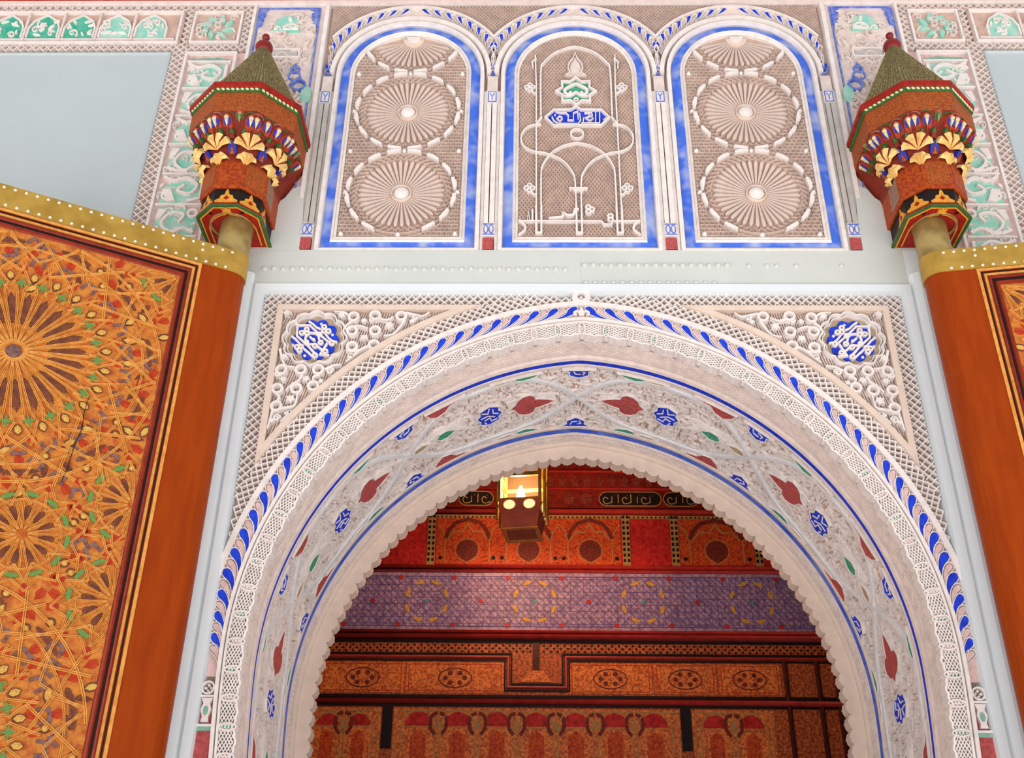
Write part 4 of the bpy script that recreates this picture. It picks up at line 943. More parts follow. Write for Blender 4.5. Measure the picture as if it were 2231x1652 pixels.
    for c in mains:
        if ok(*c): 
            m = MB(); m.dome(T, c[0], c[1], 0.034, 0, 0.012, 0, 16, 2); b(m, 'centre_boss', ['purplewood'], cf, True)
        for k in range(24):
            a = k*15
            piece(PETAL, c, 0.212, a); piece(STAR, c, 0.335, a+7.5, 0, 0.007); piece(GOLD, c, 0.372, a, 0, 0.006); piece(RED, c, 0.415, a+7.5); piece(CHEV, c, 0.462, a)
            if k % 2 == 0: piece(RED, c, 0.500, a+15)
            u, v = pol(c, 0.635, a+7.5)
            if not near_sec((u, v), 0.25): piece(ALM, c, 0.635, a+7.5, 90 if k % 2 else 0)
            u, v = pol(c, 0.655, a)
            if not near_sec((u, v), 0.22): piece(RED, c, 0.655, a)
        for k in range(12): piece(CRES, c, 0.558, 15+k*30)
    for c in secs:
        for k in range(12):
            piece(SMALL, c, 0.092, k*30); piece(GARC, c, 0.170, k*30, 0, 0.003)
            piece(RED, c, 0.222, k*30+15); 
            if k % 2: piece(DOT, c, 0.243, k*30)
    RF = random.Random(5); cnt = 0
    for _ in range(2600):
        u, v = RF.uniform(UI0+0.02, UI1-0.02), RF.uniform(2.34, VI1-0.02)
        if min((u-q[0])**2+(v-q[1])**2 for q in cent) < 0.043**2 or any(hypot(u-q[0], v-q[1]) < 0.32 for q in mains) or any(hypot(u-q[0], v-q[1]) < 0.15 for q in secs): continue
        piece(RF.choice((RED, RED, ALM, SMALL, CHEV, DOT)), (u, v), 0.0, RF.choice((0, 45, 90, 135, 30, 60, 120))); cnt += 1
    if sx < 0:
        m = MB(); m.ribbon(T, [(0.500, 3.945), (0.505, 3.86), (0.498, 3.78), (0.512, 3.70), (0.516, 3.60), (0.53, 3.52)], [0.001, 0.002, 0.003, 0.003, 0.002, 0.001], 0.0, 0.0125); b(m, 'crack', ['blackline'], cf)
    return D
door('door_1', -1, (-0.887, -0.462), 'wide open carved orange wooden door leaf showing its whole sunburst rosette')
door('door_2', 1, (0.986, -0.164), 'carved orange wooden door leaf seen only as a narrow sliver, folded back near the wall')

# ================================================================== MUQARNAS BRACKETS
def octo(w, z, cx, cy, yw=0.03):
    a = w/2; b = 0.2071*w
    pts = [(-a, yw-cy), (-a, -b), (-b, -a), (b, -a), (a, -b), (a, yw-cy)]
    return [(cx+p[0], cy+p[1], z) for p in pts]
def bracket(sg, label):
    cx, cy = sg*1.768, -0.175
    B = empty('muqarnas_bracket', (cx, cy, 5.115), label, 'bracket', 'pair of muqarnas door brackets')
    def lv(m, rows, mi=0, c0=False, c1=False): m.loft([octo(w, z, cx, cy) for w, z in rows], mi, True, c0, c1); return m
    # bottom plate
    m = MB(); lv(m, [(0.318, 5.115), (0.324, 5.117), (0.324, 5.134), (0.31, 5.138)], 0, True, True); pl = m.build('bottom_plate', ['lacquer'], B, label='red octagonal plate with gold ogee line')
    TD = lambda u, v, h: (cx+u, cy+v, 5.115-h)      # underside drawing
    op = [(-0.159, 0.19), (-0.159, -0.066), (-0.066, -0.159), (0.066, -0.159), (0.159, -0.066), (0.159, 0.19)]
    m = MB(); m.ribbon(TD, op, 0.014, -0.004, 0.003); m.build('green_edge', ['bracketgreen'], pl)
    m = MB(); m.ribbon(TD, [(x*0.91, y*0.91 if y < 0 else y) for x, y in op], 0.007, -0.002, 0.003)
    og = spline([(-0.118, 0.16), (-0.118, 0.05), (-0.112, 0.0), (-0.085, -0.05), (-0.045, -0.082), (-0.012, -0.094), (0, -0.108), (0.012, -0.094), (0.045, -0.082), (0.085, -0.05), (0.112, 0.0), (0.118, 0.05), (0.118, 0.16)], 4)
    m.ribbon(TD, og, 0.007, -0.002, 0.003)
    m.poly(TD, [(0, -0.104), (0.024, -0.112), (0.016, -0.122), (0.026, -0.134), (0.008, -0.132), (0, -0.146), (-0.008, -0.132), (-0.026, -0.134), (-0.016, -0.122), (-0.024, -0.112)], -0.002, 0.003)
    m.build('gold_line', ['orangegold'], pl)
    m = MB()
    for x, y in ((-0.085, -0.10), (0.075, -0.105), (0.0, -0.15)): m.poly(TD, [(x+0.013*(1 if i % 2 == 0 else .5)*cos(i*pi/6), y+0.013*(1 if i % 2 == 0 else .5)*sin(i*pi/6)) for i in range(12)], -0.002, 0.002)
    m.build('small_flower', ['black'], pl)
    m = MB(); n_ = 28
    rr = [[(cx+(-sg*-0.0)+r*cos(2*pi*j/n_), cy+0.0+r*sin(2*pi*j/n_), z) for j in range(n_)] for r, z in ((0.110, 5.113), (0.110, 5.108), (0.103, 5.108), (0.098, 5.122), (0.084, 5.13))]
    m.loft(rr, 0, True); m.build('socket_ring', ['brassdark'], pl, True)
    # black and gold band
    m = MB(); lv(m, [(0.305, 5.134), (0.305, 5.232)]); bd = m.build('black_band', ['black'], B)
    def face(phi, w, z): 
        n = (cos(phi), sin(phi)); t = (-sin(phi), cos(phi)); bx, by = cx+n[0]*w/2, cy+n[1]*w/2
        return lambda u, v, h: (bx+t[0]*u+n[0]*h, by+t[1]*u+n[1]*h, z+v)
    FN = [radians(a) for a in (-180, -135, -90, -45, 0)]
    for ph in FN:
        T = face(ph, 0.305, 5.14)
        m = MB(); m.poly(T, [(-0.055, 0), (-0.058, 0.012), (-0.035, 0.026), (-0.03, 0.044), (-0.012, 0.05), (-0.008, 0.07), (0, 0.086), (0.008, 0.07), (0.012, 0.05), (0.03, 0.044), (0.035, 0.026), (0.058, 0.012), (0.055, 0)], -0.002, 0.003)
        m.poly(T, [(-0.014, 0.026), (0, 0.016), (0.014, 0.026), (0, 0.044)], 0.003, 0.005, 1); m.build('gold_palmette', ['orangegold', 'lacquer'], bd)
    # shaft
    m = MB(); lv(m, [(0.325, 5.228), (0.335, 5.232), (0.335, 5.47)], 0, True); sh = m.build('shaft', ['painted'], B)
    for i, ph in enumerate(FN):
        T = face(ph, 0.335, 5.24); m = MB(); m.slab(T, -0.058, 0.058, 0.008, 0.15, 0, 0.002)
        m.build('painted_panel', ['greybrown' if i in (0, 4) else ('paintedmix' if (i+(sg > 0)) % 2 else 'painted')], sh)
    # corbelled core
    m = MB(); lv(m, [(0.335, 5.40), (0.36, 5.45), (0.42, 5.51), (0.47, 5.56), (0.52, 5.61), (0.548, 5.64), (0.55, 5.66)]); m.build('corbel_core', ['shellred'], B)
    m = MB(); lv(m, [(0.545, 5.64), (0.553, 5.645), (0.553, 5.77)]); fa = m.build('fascia', ['paintedmix'], B)
    m = MB(); lv(m, [(0.566, 5.768), (0.572, 5.772), (0.572, 5.795)], 0, True); m.build('green_fillet', ['bracketgreen'], B)
    bd_ = MB().dome(lambda u, v, h: (u, -h, v), 0, 0, 0.0075, 0, 0.006, 0, 6, 2, 1.6).mesh('pale_bead', ['bone'], True)
    for ph in FN[1:4]:
        for j in range(9):
            u = (j-4)*0.025; n = (cos(ph), sin(ph)); t = (-sin(ph), cos(ph))
            obj('pale_bead', bd_, B, (cx+n[0]*0.286+t[0]*u, cy+n[1]*0.286+t[1]*u, 5.783), (0, 0.6, ph+pi/2))
    m = MB(); lv(m, [(0.574, 5.793), (0.592, 5.798), (0.592, 5.826), (0.574, 5.836)], 0, True, True); m.build('red_cornice', ['lacquer'], B)
    # elements on the sloping corbel
    def slope(phi, rad, z, tilt): 
        n = (cos(phi), sin(phi)); t = (-sin(phi), cos(phi)); sa, ca = sin(tilt), cos(tilt)
        return lambda u, v, h: (cx+n[0]*(rad+v*sa+h*ca)+t[0]*u, cy+n[1]*(rad+v*sa+h*ca)+t[1]*u, z+v*ca-h*sa)
    def shell(nm, T, r, n, mats, alt):
        m = MB(); 
        for i in range(n):
            if alt:
                tot = (n+1)//2*1.0+(n//2)*0.32; acc = ((i+1)//2)*1.0+(i//2)*0.32; wi = 0.32 if i % 2 else 1.0
                a0, a1 = radians(4+172*acc/tot), radians(4+172*(acc+wi)/tot)
            else: a0, a1 = radians(8+164*i/n), radians(8+164*(i+1)/n)
            am = (a0+a1)/2
            mi = 1 if (alt and i % 2 == 1) else 0; k = 0.92 if mi else 1.0
            v0 = T(0, 0, 0.012); p = [T(r*k*cos(a0), r*k*sin(a0), 0.006), T(r*k*1.03*cos(am), r*k*1.03*sin(am), 0.016 if not mi else 0.006), T(r*k*cos(a1), r*k*sin(a1), 0.006)]
            q = [T(r*0.55*cos(a0), r*0.55*sin(a0), 0.016), T(r*0.55*cos(am), r*0.55*sin(am), 0.034 if not mi else 0.018), T(r*0.55*cos(a1), r*0.55*sin(a1), 0.016)]
            e_ = [T(r*k*cos(a0), r*k*sin(a0), -0.03), T(r*k*cos(a1), r*k*sin(a1), -0.03)]
            v0 = T(0, -r*(0.12 if alt else 0.45), 0.006); m.add([v0]+q+p+e_, [(0, 1, 2), (0, 2, 3), (1, 4, 5, 2), (2, 5, 6, 3), (4, 5, 6, 8, 7)], mi)
        return m.build(nm, mats, B)
    CN = [radians(a) for a in (-157.5, -112.5, -67.5, -22.5)]
    for ph in CN:
        shell('small_shell', slope(ph, 0.174, 5.395, radians(16)), 0.052, 4, ['shell', 'shellred'], False)
        shell('striped_shell', slope(ph, 0.206, 5.462, radians(28)), 0.078, 7, ['shell', 'shellred'], True)
    for ph in (radians(-176), radians(-4)):
        shell('small_shell', slope(ph, 0.17, 5.385, radians(22)), 0.036, 3, ['shell', 'shellred'], False); shell('striped_shell', slope(ph, 0.196, 5.468, radians(35)), 0.052, 5, ['shell', 'shellred'], True)
    for ph in FN:
        T = slope(ph, 0.185, 5.45, radians(35)); m = MB()
        m.poly(T, [(-0.022, -0.02), (0.022, -0.02), (0.022, 0.03), (0.0, 0.058), (-0.022, 0.03)], -0.01, 0.012, 0, 0.1); m.poly(T, [(-0.014, -0.02), (0.014, -0.02), (0, 0.028)], 0.012, 0.02, 1, 0.2); m.build('blue_niche', ['bracketblue', 'paintedmix'], B)
    def pendant(T, s, kind):
        m = MB()
        m.poly(T, [(-0.025*s, -0.075*s), (0.025*s, -0.075*s), (0.028*s, 0.01*s), (0.021*s, 0.038*s), (0, 0.056*s), (-0.021*s, 0.038*s), (-0.028*s, 0.01*s)], -0.04, 0.014, 0, 0.18)
        for q in (-1, 1): m.poly(T, [(q*0.005*s, -0.012*s), (q*0.017*s, -0.004*s), (q*0.019*s, 0.022*s), (q*0.007*s, 0.036*s)], 0.008, 0.020, 1, 0.1)
        m.ribbon(T, [(0, -0.075*s), (0, -0.03*s), (0, 0.012*s)], [0.006*s, 0.006*s, 0.008*s], 0.008, 0.024, 3, prof='round')
        m.dome(T, 0, 0.026*s, 0.013*s, 0.008, 0.032, 2, 10, 3)
        m.poly(T, [(-0.009*s, 0.02*s), (0.009*s, 0.02*s), (0, -0.02*s)], 0.008, 0.027, 2, 0.2)
        return m.build('niche_pendant', ['pendantred', 'bracketblue' if kind < 2 else 'bracketgreen', 'bone' if kind < 2 else 'rooftile', 'paintedmix'], B)
    RN = random.Random(11)
    for fi, ph in enumerate(FN):
        for j, u in enumerate((-0.085, -0.030, 0.026, 0.082)):
            up = (0.0, 0.004, 0.034 if fi % 2 == 0 else 0.004, 0.0)[j]+RN.uniform(-.004, .004)
            rad = hypot(0.236, u*0.9); pp_ = ph+atan2(u, 0.236)
            pendant(slope(pp_, rad+0.004, 5.582+up, radians(40)), 1.14, 2 if (j == 2 and fi % 2 == 0) else 0)
            T = slope(pp_, rad+0.001, 5.60+up, radians(40)); m = MB(); m.ribbon(T, arc(0, 0.015, 0.034, 20, 160, 8), 0.010, -0.02, 0.012, prof='round'); m.build('niche_hood', ['bracketgreen' if j % 2 else 'greybrown'], B)
        for u in (-0.058, -0.002, 0.054):
            rad = hypot(0.225, u*0.9); T = slope(ph+atan2(u, 0.225), rad, 5.528, radians(40)); m = MB()
            m.poly(T, [(-0.018, -0.030), (0.018, -0.030), (0.012, 0.012), (0, 0.030), (-0.012, 0.012)], -0.02, 0.018, 0, 0.3); m.poly(T, [(-0.013, 0.004), (0.013, 0.004), (0, 0.034)], -0.01, 0.021, 1, 0.15); m.build('green_tip', ['shellred', 'bracketgreen'], B)
    # roof
    m = MB(); lv(m, [(0.52, 5.832), (0.30, 6.08), (0.12, 6.30), (0.07, 6.37)], 0, True, True)
    RV = lambda w_, z: octo(w_, z, cx, cy)
    def roofring(k): 
        w0 = 0.53*(1-k)+0.055*k; z = 5.834+0.53*k
        return [(cx+(w0/2)/cos(((a+22.5) % 45-22.5)*pi/180)*cos(radians(a)), cy+(w0/2)/cos(((a+22.5) % 45-22.5)*pi/180)*sin(radians(a)), z) for a in range(180, 361, 5)]
    m = MB(); m.loft([roofring(k/10) for k in range(11)], 0, False)
    rf = m.build('conical_roof', ['rooftile'], B, label='olive scaled conical roof')
    m = MB()
    for a in range(180, 361, 4):
        for k in range(26):
            kk = k/26.0; w0 = 0.53*(1-kk)+0.055*kk; z = 5.834+0.53*kk; fr_ = 1/cos(((a+22.5) % 45-22.5)*pi/180)
            r_ = w0/2*fr_; ca, sa = cos(radians(a)), sin(radians(a)); hw = r_*radians(4)*0.42; x, y = cx+r_*ca, cy+r_*sa
            if y > 0.0: continue
            tx, ty = -sa, ca; o_ = 0.010*(1-0.5*kk)
            m.add([(x+tx*hw, y+ty*hw, z), (x-tx*hw, y-ty*hw, z), (x+ca*o_, y+sa*o_, z+0.004), (x+tx*hw*0.7, y+ty*hw*0.7, z+0.019), (x-tx*hw*0.7, y-ty*hw*0.7, z+0.019)], [(0, 1, 2), (0, 2, 3), (1, 2, 4), (2, 3, 4)], 0)
    m.build('roof_scale', ['rooftile'], rf, kind='stuff')
    m = MB(); pr = [(0.03, 6.345)]+[(0.05*cos(radians(a)), 6.395+0.046*sin(radians(a))) for a in range(-60, 71, 13)]+[(0.010, 6.445), (0.010, 6.462)]+[(0.022*cos(radians(a)), 6.482+0.022*sin(radians(a))) for a in range(-60, 91, 15)]
    m.lathe(pr, cx, cy, 0, 20); m.build('finial', ['finial'], B, True, label='turned red ball finial')
bracket(-1, 'octagonal painted muqarnas bracket with conical roof above the wide open door leaf')
bracket(1, 'octagonal painted muqarnas bracket with conical roof above the folded back narrow door leaf')

# ================================================================== ROOM BEHIND THE ARCH
YB = 3.4
def Q(px, py): return P(px, py, YB)
def zb(py): return P(1250, py, YB)[1]
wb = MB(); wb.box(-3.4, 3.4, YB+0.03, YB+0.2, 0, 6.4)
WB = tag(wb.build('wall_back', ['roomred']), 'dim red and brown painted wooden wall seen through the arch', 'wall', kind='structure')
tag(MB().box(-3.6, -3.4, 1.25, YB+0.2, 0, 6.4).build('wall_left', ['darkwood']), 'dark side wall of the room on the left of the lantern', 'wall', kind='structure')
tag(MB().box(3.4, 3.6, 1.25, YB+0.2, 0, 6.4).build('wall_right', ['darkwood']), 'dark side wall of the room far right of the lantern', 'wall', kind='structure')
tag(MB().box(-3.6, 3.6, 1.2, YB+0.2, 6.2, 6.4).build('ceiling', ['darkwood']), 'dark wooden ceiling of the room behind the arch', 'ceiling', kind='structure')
TB = lambda u, v, h: (u, YB-h, v)
def hmould(nm, z0, z1, h, mats, prof='round', par=WB, u0=-3.4, u1=3.4):
    m = MB(); m.ribbon(TB, [(u0, (z0+z1)/2), (u1, (z0+z1)/2)], z1-z0, 0, h, 0, prof=prof); return m.build(nm, mats, par, prof == 'round')
hmould('red_moulding', zb(1243.5), zb(1235), 0.05, ['gloss']); hmould('red_moulding', zb(1251), zb(1243.5), 0.035, ['gloss'])
hmould('red_moulding', zb(1385), zb(1376), 0.05, ['gloss']); hmould('red_moulding', zb(1397), zb(1385), 0.065, ['gloss'])
# ---- brown panelled part
m = MB(); m.slab(TB, -3.4, 3.4, 0, zb(1397), -0.03, 0.0); m.build('brown_panelling', ['brownwood'], WB)
def notch(dz, du): # outline with the T-shaped drop in the middle
    a, b_, c_, d_ = Q(1108, 1400)[0]-du, Q(1232, 1400)[0]+du, zb(1434)-dz, zb(1500)-dz
    return [(-3.4, c_), (a, c_), (a, d_), (b_, d_), (b_, c_), (3.4, c_)]
m = MB(); m.ribbon(TB, notch(0, 0), 0.026, 0, 0.03, prof='round'); m.build('stepped_moulding', ['gloss'], WB)
m = MB(); m.ribbon(TB, notch(-0.024, -0.024), 0.012, 0, 0.012); m.ribbon(TB, notch(0.024, 0.024), 0.012, 0, 0.010); m.ribbon(TB, [(-3.4, zb(1400)), (3.4, zb(1400))], 0.02, 0, 0.012); m.ribbon(TB, [(-3.4, zb(1520)), (3.4, zb(1520))], 0.022, 0, 0.01); m.build('black_line', ['black'], WB)
m = MB()
for i in range(-60, 61):
    for j in range(3):
        u, v = i*0.05+(j % 2)*0.025, zb(1408+j*6.5)
        if abs(u-Q(1170, 1400)[0]) > 0.03: m.poly(TB, [(u-0.011, v), (u, v-0.010), (u+0.011, v), (u, v+0.010)], 0, 0.004)
m.build('dotted_pattern', ['black'], WB, kind='stuff')
um = Q(1168, 1400)[0]
m = MB(); m.slab(TB, um-0.026, um+0.026, zb(1462), zb(1400), 0, 0.012); m.slab(TB, um-0.010, um+0.010, zb(1458), zb(1404), 0.012, 0.006, 1); m.build('centre_bar', ['darkwood', 'black'], WB)
m = MB(); m.poly(TB, [(um-0.115, zb(1488)), (um+0.115, zb(1488)), (um+0.05, zb(1463)), (um-0.05, zb(1463))], 0, 0.014); m.build('centre_trapezoid', ['orangewood'], WB)
for (x0, x1) in ((700, 880), (885, 1098), (1240, 1420), (1425, 1560), (1565, 1700)):
    m = MB(); m.slab(TB, Q(x0, 1480)[0], Q(x1, 1480)[0], zb(1512), zb(1446), 0, 0.006); pn = m.build('orange_panel', ['orangewood'], WB)
    m = MB(); m.ribbon(TB, [(Q(x0+6, 1480)[0], zb(1508)), (Q(x1-6, 1480)[0], zb(1508)), (Q(x1-6, 1480)[0], zb(1450)), (Q(x0+6, 1480)[0], zb(1450))], 0.008, 0.004, 0.009, 0, True)
    uc = (Q(x0, 1480)[0]+Q(x1, 1480)[0])/2; m.ribbon(TB, circ(uc, zb(1480), 0.12, 24, 0, 0.07), 0.008, 0.004, 0.009, 1, True)
    for j in range(6): m.poly(TB, circ(uc+0.07*cos(j*pi/3), zb(1480)+0.04*sin(j*pi/3), 0.018, 8), 0.004, 0.008, 1)
    m.build('painted_border', ['friezeorange', 'darkornament'], pn)
hmould('red_moulding', zb(1537), zb(1524), 0.035, ['gloss'])
# ---- arcade panels at the bottom of the view
m = MB(); m.ribbon(TB, [(-3.4, zb(1540)), (3.4, zb(1540))], 0.016, 0, 0.012); m.build('black_line', ['black'], WB)
for (x0, x1, n) in ((665, 828, 2), (856, 1482, 7), (1510, 1690, 2)):
    u0, u1 = Q(x0, 1600)[0], Q(x1, 1600)[0]; zt = zb(1546); z0 = 2.55
    m = MB(); m.slab(TB, u0, u1, z0, zt, 0, 0.006); pn = m.build('arcade_panel', ['orangewood'], WB, label='orange painted panel of little arches')
    m = MB(); m.ribbon(TB, [(u0+0.02, z0), (u0+0.02, zt-0.02), (u1-0.02, zt-0.02), (u1-0.02, z0)], 0.008, 0.004, 0.010); m.build('pale_line', ['paleline'], pn)
    wd_ = (u1-u0-0.08)/n
    for i in range(n):
        uc = u0+0.04+wd_*(i+0.5); ra = wd_*0.44; zs = zb(1588)
        m = MB(); m.ribbon(TB, [(uc-ra, zs-0.35)]+arc(uc, zs, ra, 180, 0, 12)+[(uc+ra, zs-0.35)], 0.009, 0.004, 0.010, 0)
        m.poly(TB, [(uc-ra*0.8, zs+0.01)]+arc(uc, zs+0.01, ra*0.8, 180, 0, 10), 0.004, 0.008, 1); m.ribbon(TB, [(uc-ra, zs), (uc+ra, zs)], 0.006, 0.004, 0.009, 0)
        m.poly(TB, [(uc-ra*0.45, zs-0.24), (uc+ra*0.45, zs-0.24), (uc+ra*0.45, zs-0.06), (uc, zs-0.02), (uc-ra*0.45, zs-0.06)], 0.004, 0.008, 2)
        m.build('painted_arch', ['paleline', 'friezered', 'friezeorange'], pn)
        if i < n-1 or True:
            ux = uc+wd_/2 if i < n-1 else uc-wd_/2*0.0
            if i < n-1:
                m = MB(); 
                for q in (-1, 1): m.ribbon(TB, spline([(ux+q*0.008, zs+0.10), (ux+q*0.05, zs+0.075), (ux+q*0.055, zs+0.0), (ux+q*0.022, zs-0.05)], 4), 0.024, 0.004, 0.010, 0)
                m.poly(TB, circ(ux, zs+0.03, 0.012, 10, 0, 0.05), 0.004, 0.011, 1); m.build('dark_palmette', ['darkornament', 'paleline'], pn)
for px in (842, 1496):
    u = Q(px, 1600)[0]; m = MB(); m.slab(TB, u-0.036, u+0.036, zb(1635), zb(1541), 0, 0.014); m.slab(TB, u-0.022, u+0.022, zb(1630), zb(1546), 0.014, 0.010, 1); m.build('dark_stile', ['black', 'darkwood'], WB)
for px in (1715, 1785, 1825):
    u = Q(px, 1500)[0]; m = MB(); m.ribbon(TB, [(u, 2.5), (u, zb(1440))], 0.035, 0, 0.02, prof='round'); m.build('upright_moulding', ['darkwood'], WB)
# ---- lavender inlaid band
ZA, ZC = zb(1376), zb(1251)
m = MB(); m.slab(TB, -3.4, 3.4, ZA, ZC, -0.02, 0.012); BD = m.build('inlaid_band', ['lavender'], WB, label='lavender band inlaid with blue lines and yellow rings')
TI = lambda u, v, h: (u, YB-0.012-h, v)
m = MB(); lattice(m, TI, (-2.3, 2.3, ZA+0.02, ZC-0.02), lambda u, v: True, 0.0352, 0.0042, 0, 0.003, step=0.02, dirs=((1, -1.1),)); lattice(m, TI, (-2.3, 2.3, ZA+0.02, ZC-0.02), lambda u, v: True, 0.0498, 0.003, 0, 0.0025, step=0.02, dirs=((1, 1), (1, 0), (0, 1)))
m.ribbon(TI, [(-3.4, ZA+0.03), (3.4, ZA+0.03)], 0.006, 0, 0.004); m.ribbon(TI, [(-3.4, ZC-0.03), (3.4, ZC-0.03)], 0.006, 0, 0.004)
m.build('blue_inlay', ['inlayblue'], BD, kind='stuff')
YARC = MB().ribbon(lambda u, v, h: (u, -h, v), [(0.155*cos(radians(a)), 0.155*sin(radians(a))) for a in range(-13, 14, 4)], [0.01, 0.02, 0.026, 0.028, 0.026, 0.02, 0.01], 0, 0.004).mesh('yellow_arc', ['inlayyellow'])
RDOT = MB().poly(lambda u, v, h: (u, -h, v), circ(0, 0, 0.018, 10), 0, 0.006, 0, 0.1).mesh('red_dot', ['friezered'])
TDOT = MB().poly(lambda u, v, h: (u, -h, v), circ(0, 0, 0.015, 10), 0, 0.006, 0, 0.1).mesh('teal_dot', ['inlayteal'])
BOTTOM = 0
zm = (ZA+ZC)/2; dU = Q(1165, 1310)[0]-Q(930, 1310)[0]
for i in range(-2, 4):
    uc = Q(930, 1310)[0]+i*dU
    for j in range(8): obj('yellow_arc', YARC, BD, (uc, YB-0.013, zm), (0, -(j+0.5)*pi/4, 0))
    obj('teal_dot', TDOT, BD, (uc, YB-0.013, zm)); obj('red_dot', RDOT, BD, (uc+dU/2, YB-0.013, zm))
    for q in (0.25, 0.75):
        for v in (ZA+0.04, ZC-0.04): obj('red_dot', RDOT, BD, (uc+dU*q, YB-0.013, v))
# ---- red frieze of arches
Z1, Z2 = zb(1234), zb(1124)
m = MB(); m.slab(TB, -3.4, 3.4, Z1, Z2, -0.02, 0.004); FZ = m.build('arcade_frieze', ['friezered'], WB, label='red painted frieze of pointed arches')
def bay(x0, x1, n):
    u0, u1 = Q(x0, 1180)[0], Q(x1, 1180)[0]
    m = MB(); m.slab(TB, u0, u1, Z1+0.01, Z2-0.03, 0.004, 0.008); by = m.build('arched_bay', ['friezeorange'], FZ)
    wd_ = (u1-u0)/n
    for i in range(n):
        uc = u0+wd_*(i+0.5)
        m = MB(); ra = wd_*0.36
        o = [(uc-ra, Z1+0.22), (uc-ra*0.85, Z1+0.29), (uc-ra*0.55, Z1+0.35), (uc, Z1+0.38), (uc+ra*0.55, Z1+0.35), (uc+ra*0.85, Z1+0.29), (uc+ra, Z1+0.22)]
        m.ribbon(TB, o, 0.03, 0.006, 0.012, 0)
        m.ribbon(TB, [(uc-ra*0.9, Z1+0.21), (uc-ra*0.6, Z1+0.28), (uc-ra*0.25, Z1+0.27), (uc, Z1+0.345), (uc+ra*0.25, Z1+0.27), (uc+ra*0.6, Z1+0.28), (uc+ra*0.9, Z1+0.21)], 0.010, 0.006, 0.014, 1)
        for q in (-1, 1): m.ribbon(TB, [(uc+q*wd_*0.36, Z1+0.02), (uc+q*wd_*0.36, Z1+0.2), (uc+q*wd_*0.40, Z1+0.28), (uc+q*wd_*0.5, Z1+0.34)], 0.008, 0.006, 0.012, 1); m.poly(TB, circ(uc+q*wd_*0.43, Z1+0.06, 0.016, 8), 0.006, 0.012, 2)
        m.build('painted_arch', ['darkornament', 'paleline', 'black'], by)
        m = MB(); p = [(uc, Z1+0.03)]+arc(uc, Z1+0.125, 0.082, -60, 240, 18); m.poly(TB, p, 0.006, 0.012, 0); m.ribbon(TB, [(uc+(x-uc)*1.15, Z1+0.12+(y-Z1-0.12)*1.15) for x, y in p], 0.006, 0.006, 0.013, 1, True); m.build('dark_medallion', ['darkornament', 'paleline'], by)
bay(952, 1352, 3); bay(1480, 1640, 1)
for x in (940, 1364, 1470, 1650):
    u = Q(x, 1180)[0]; m = MB(); m.slab(TB, u-0.03, u+0.03, Z1, Z2, 0.004, 0.012)
    for j in range(9):
        for q in (-1, 1): m.poly(TB, [(u+q*0.016-0.009, Z1+0.03+j*0.045), (u+q*0.016+0.009, Z1+0.03+j*0.045), (u+q*0.016+0.009, Z1+0.055+j*0.045), (u+q*0.016-0.009, Z1+0.055+j*0.045)], 0.012, 0.014, 1)
    m.build('dotted_border', ['paleline', 'black'], FZ)
m = MB(); m.slab(TB, -2, 2, Z2-0.028, Z2, 0.004, 0.010, 0)
for i in range(-60, 60): m.poly(TB, [(i*0.034, Z2-0.024), (i*0.034+0.02, Z2-0.024), (i*0.034+0.01, Z2-0.006)], 0.010, 0.012, 1)
m.build('dotted_border', ['paleline', 'black'], FZ)
hmould('red_moulding', zb(1122), zb(1112), 0.05, ['gloss'])
# ---- lettered band, trefoil band
m = MB(); m.slab(TB, -3.4, 3.4, zb(1108), zb(1070), 0, 0.012); LB = m.build('lettered_band', ['roomred'], WB)
for x0, x1 in ((1305, 1440), (1445, 1520), (1000, 1075)):
    u0, u1 = Q(x0, 1090)[0], Q(x1, 1090)[0]; za, zc = zb(1104), zb(1074); zmid = (za+zc)/2; hr = (zc-za)/2
    m = MB(); ou = arc(u0+hr, zmid, hr, 90, 270, 8)+arc(u1-hr, zmid, hr, -90, 90, 8); m.poly(TB, ou, 0.01, 0.016, 0); m.ribbon(TB, ou, 0.006, 0.01, 0.018, 1, True)
    for j in range(int((u1-u0)/0.05)):
        u = u0+0.05+j*0.05
        if u < u1-0.05:
            m.ribbon(TB, [(u, za+0.025), (u, zc-0.02-0.02*(j % 2))] if j % 3 else spline([(u+0.02, zmid), (u, zmid+0.015), (u-0.018, zmid-0.005), (u-0.005, za+0.02), (u+0.03, za+0.022), (u+0.05, za+0.035)], 3), 0.007, 0.014, 0.019, 1)
            if j % 2: m.dome(TB, u+0.022, zc-0.03, 0.006, 0.014, 0.02, 1, 6, 1)
    m.build('lettered_cartouche', ['black', 'paleline'], LB)
for px in (1278, 1540, 1240):
    u = Q(px, 1090)[0]; m = MB(); m.poly(TB, [(u+0.055*(1 if i % 2 else 0.78)*cos(i*pi/12), zb(1089)+0.055*(1 if i % 2 else 0.78)*sin(i*pi/12)) for i in range(24)], 0.01, 0.016); m.build('dark_roundel', ['darkornament'], LB)
m = MB(); m.slab(TB, -3.4, 3.4, zb(1066), zb(1034), 0, 0.02); TF = m.build('trefoil_band', ['roomred'], WB)
m = MB(); m.poly(TB, [(-0.035, 0), (0.035, 0), (0.03, 0.035), (0.045, 0.06), (0.02, 0.075), (0, 0.1), (-0.02, 0.075), (-0.045, 0.06), (-0.03, 0.035)], 0, 0.006); TRM = m.mesh('trefoil', ['darkornament'])
for i in range(-14, 16): obj('trefoil', TRM, TF, (i*0.098, -0.02, zb(1062)), None) if False else None
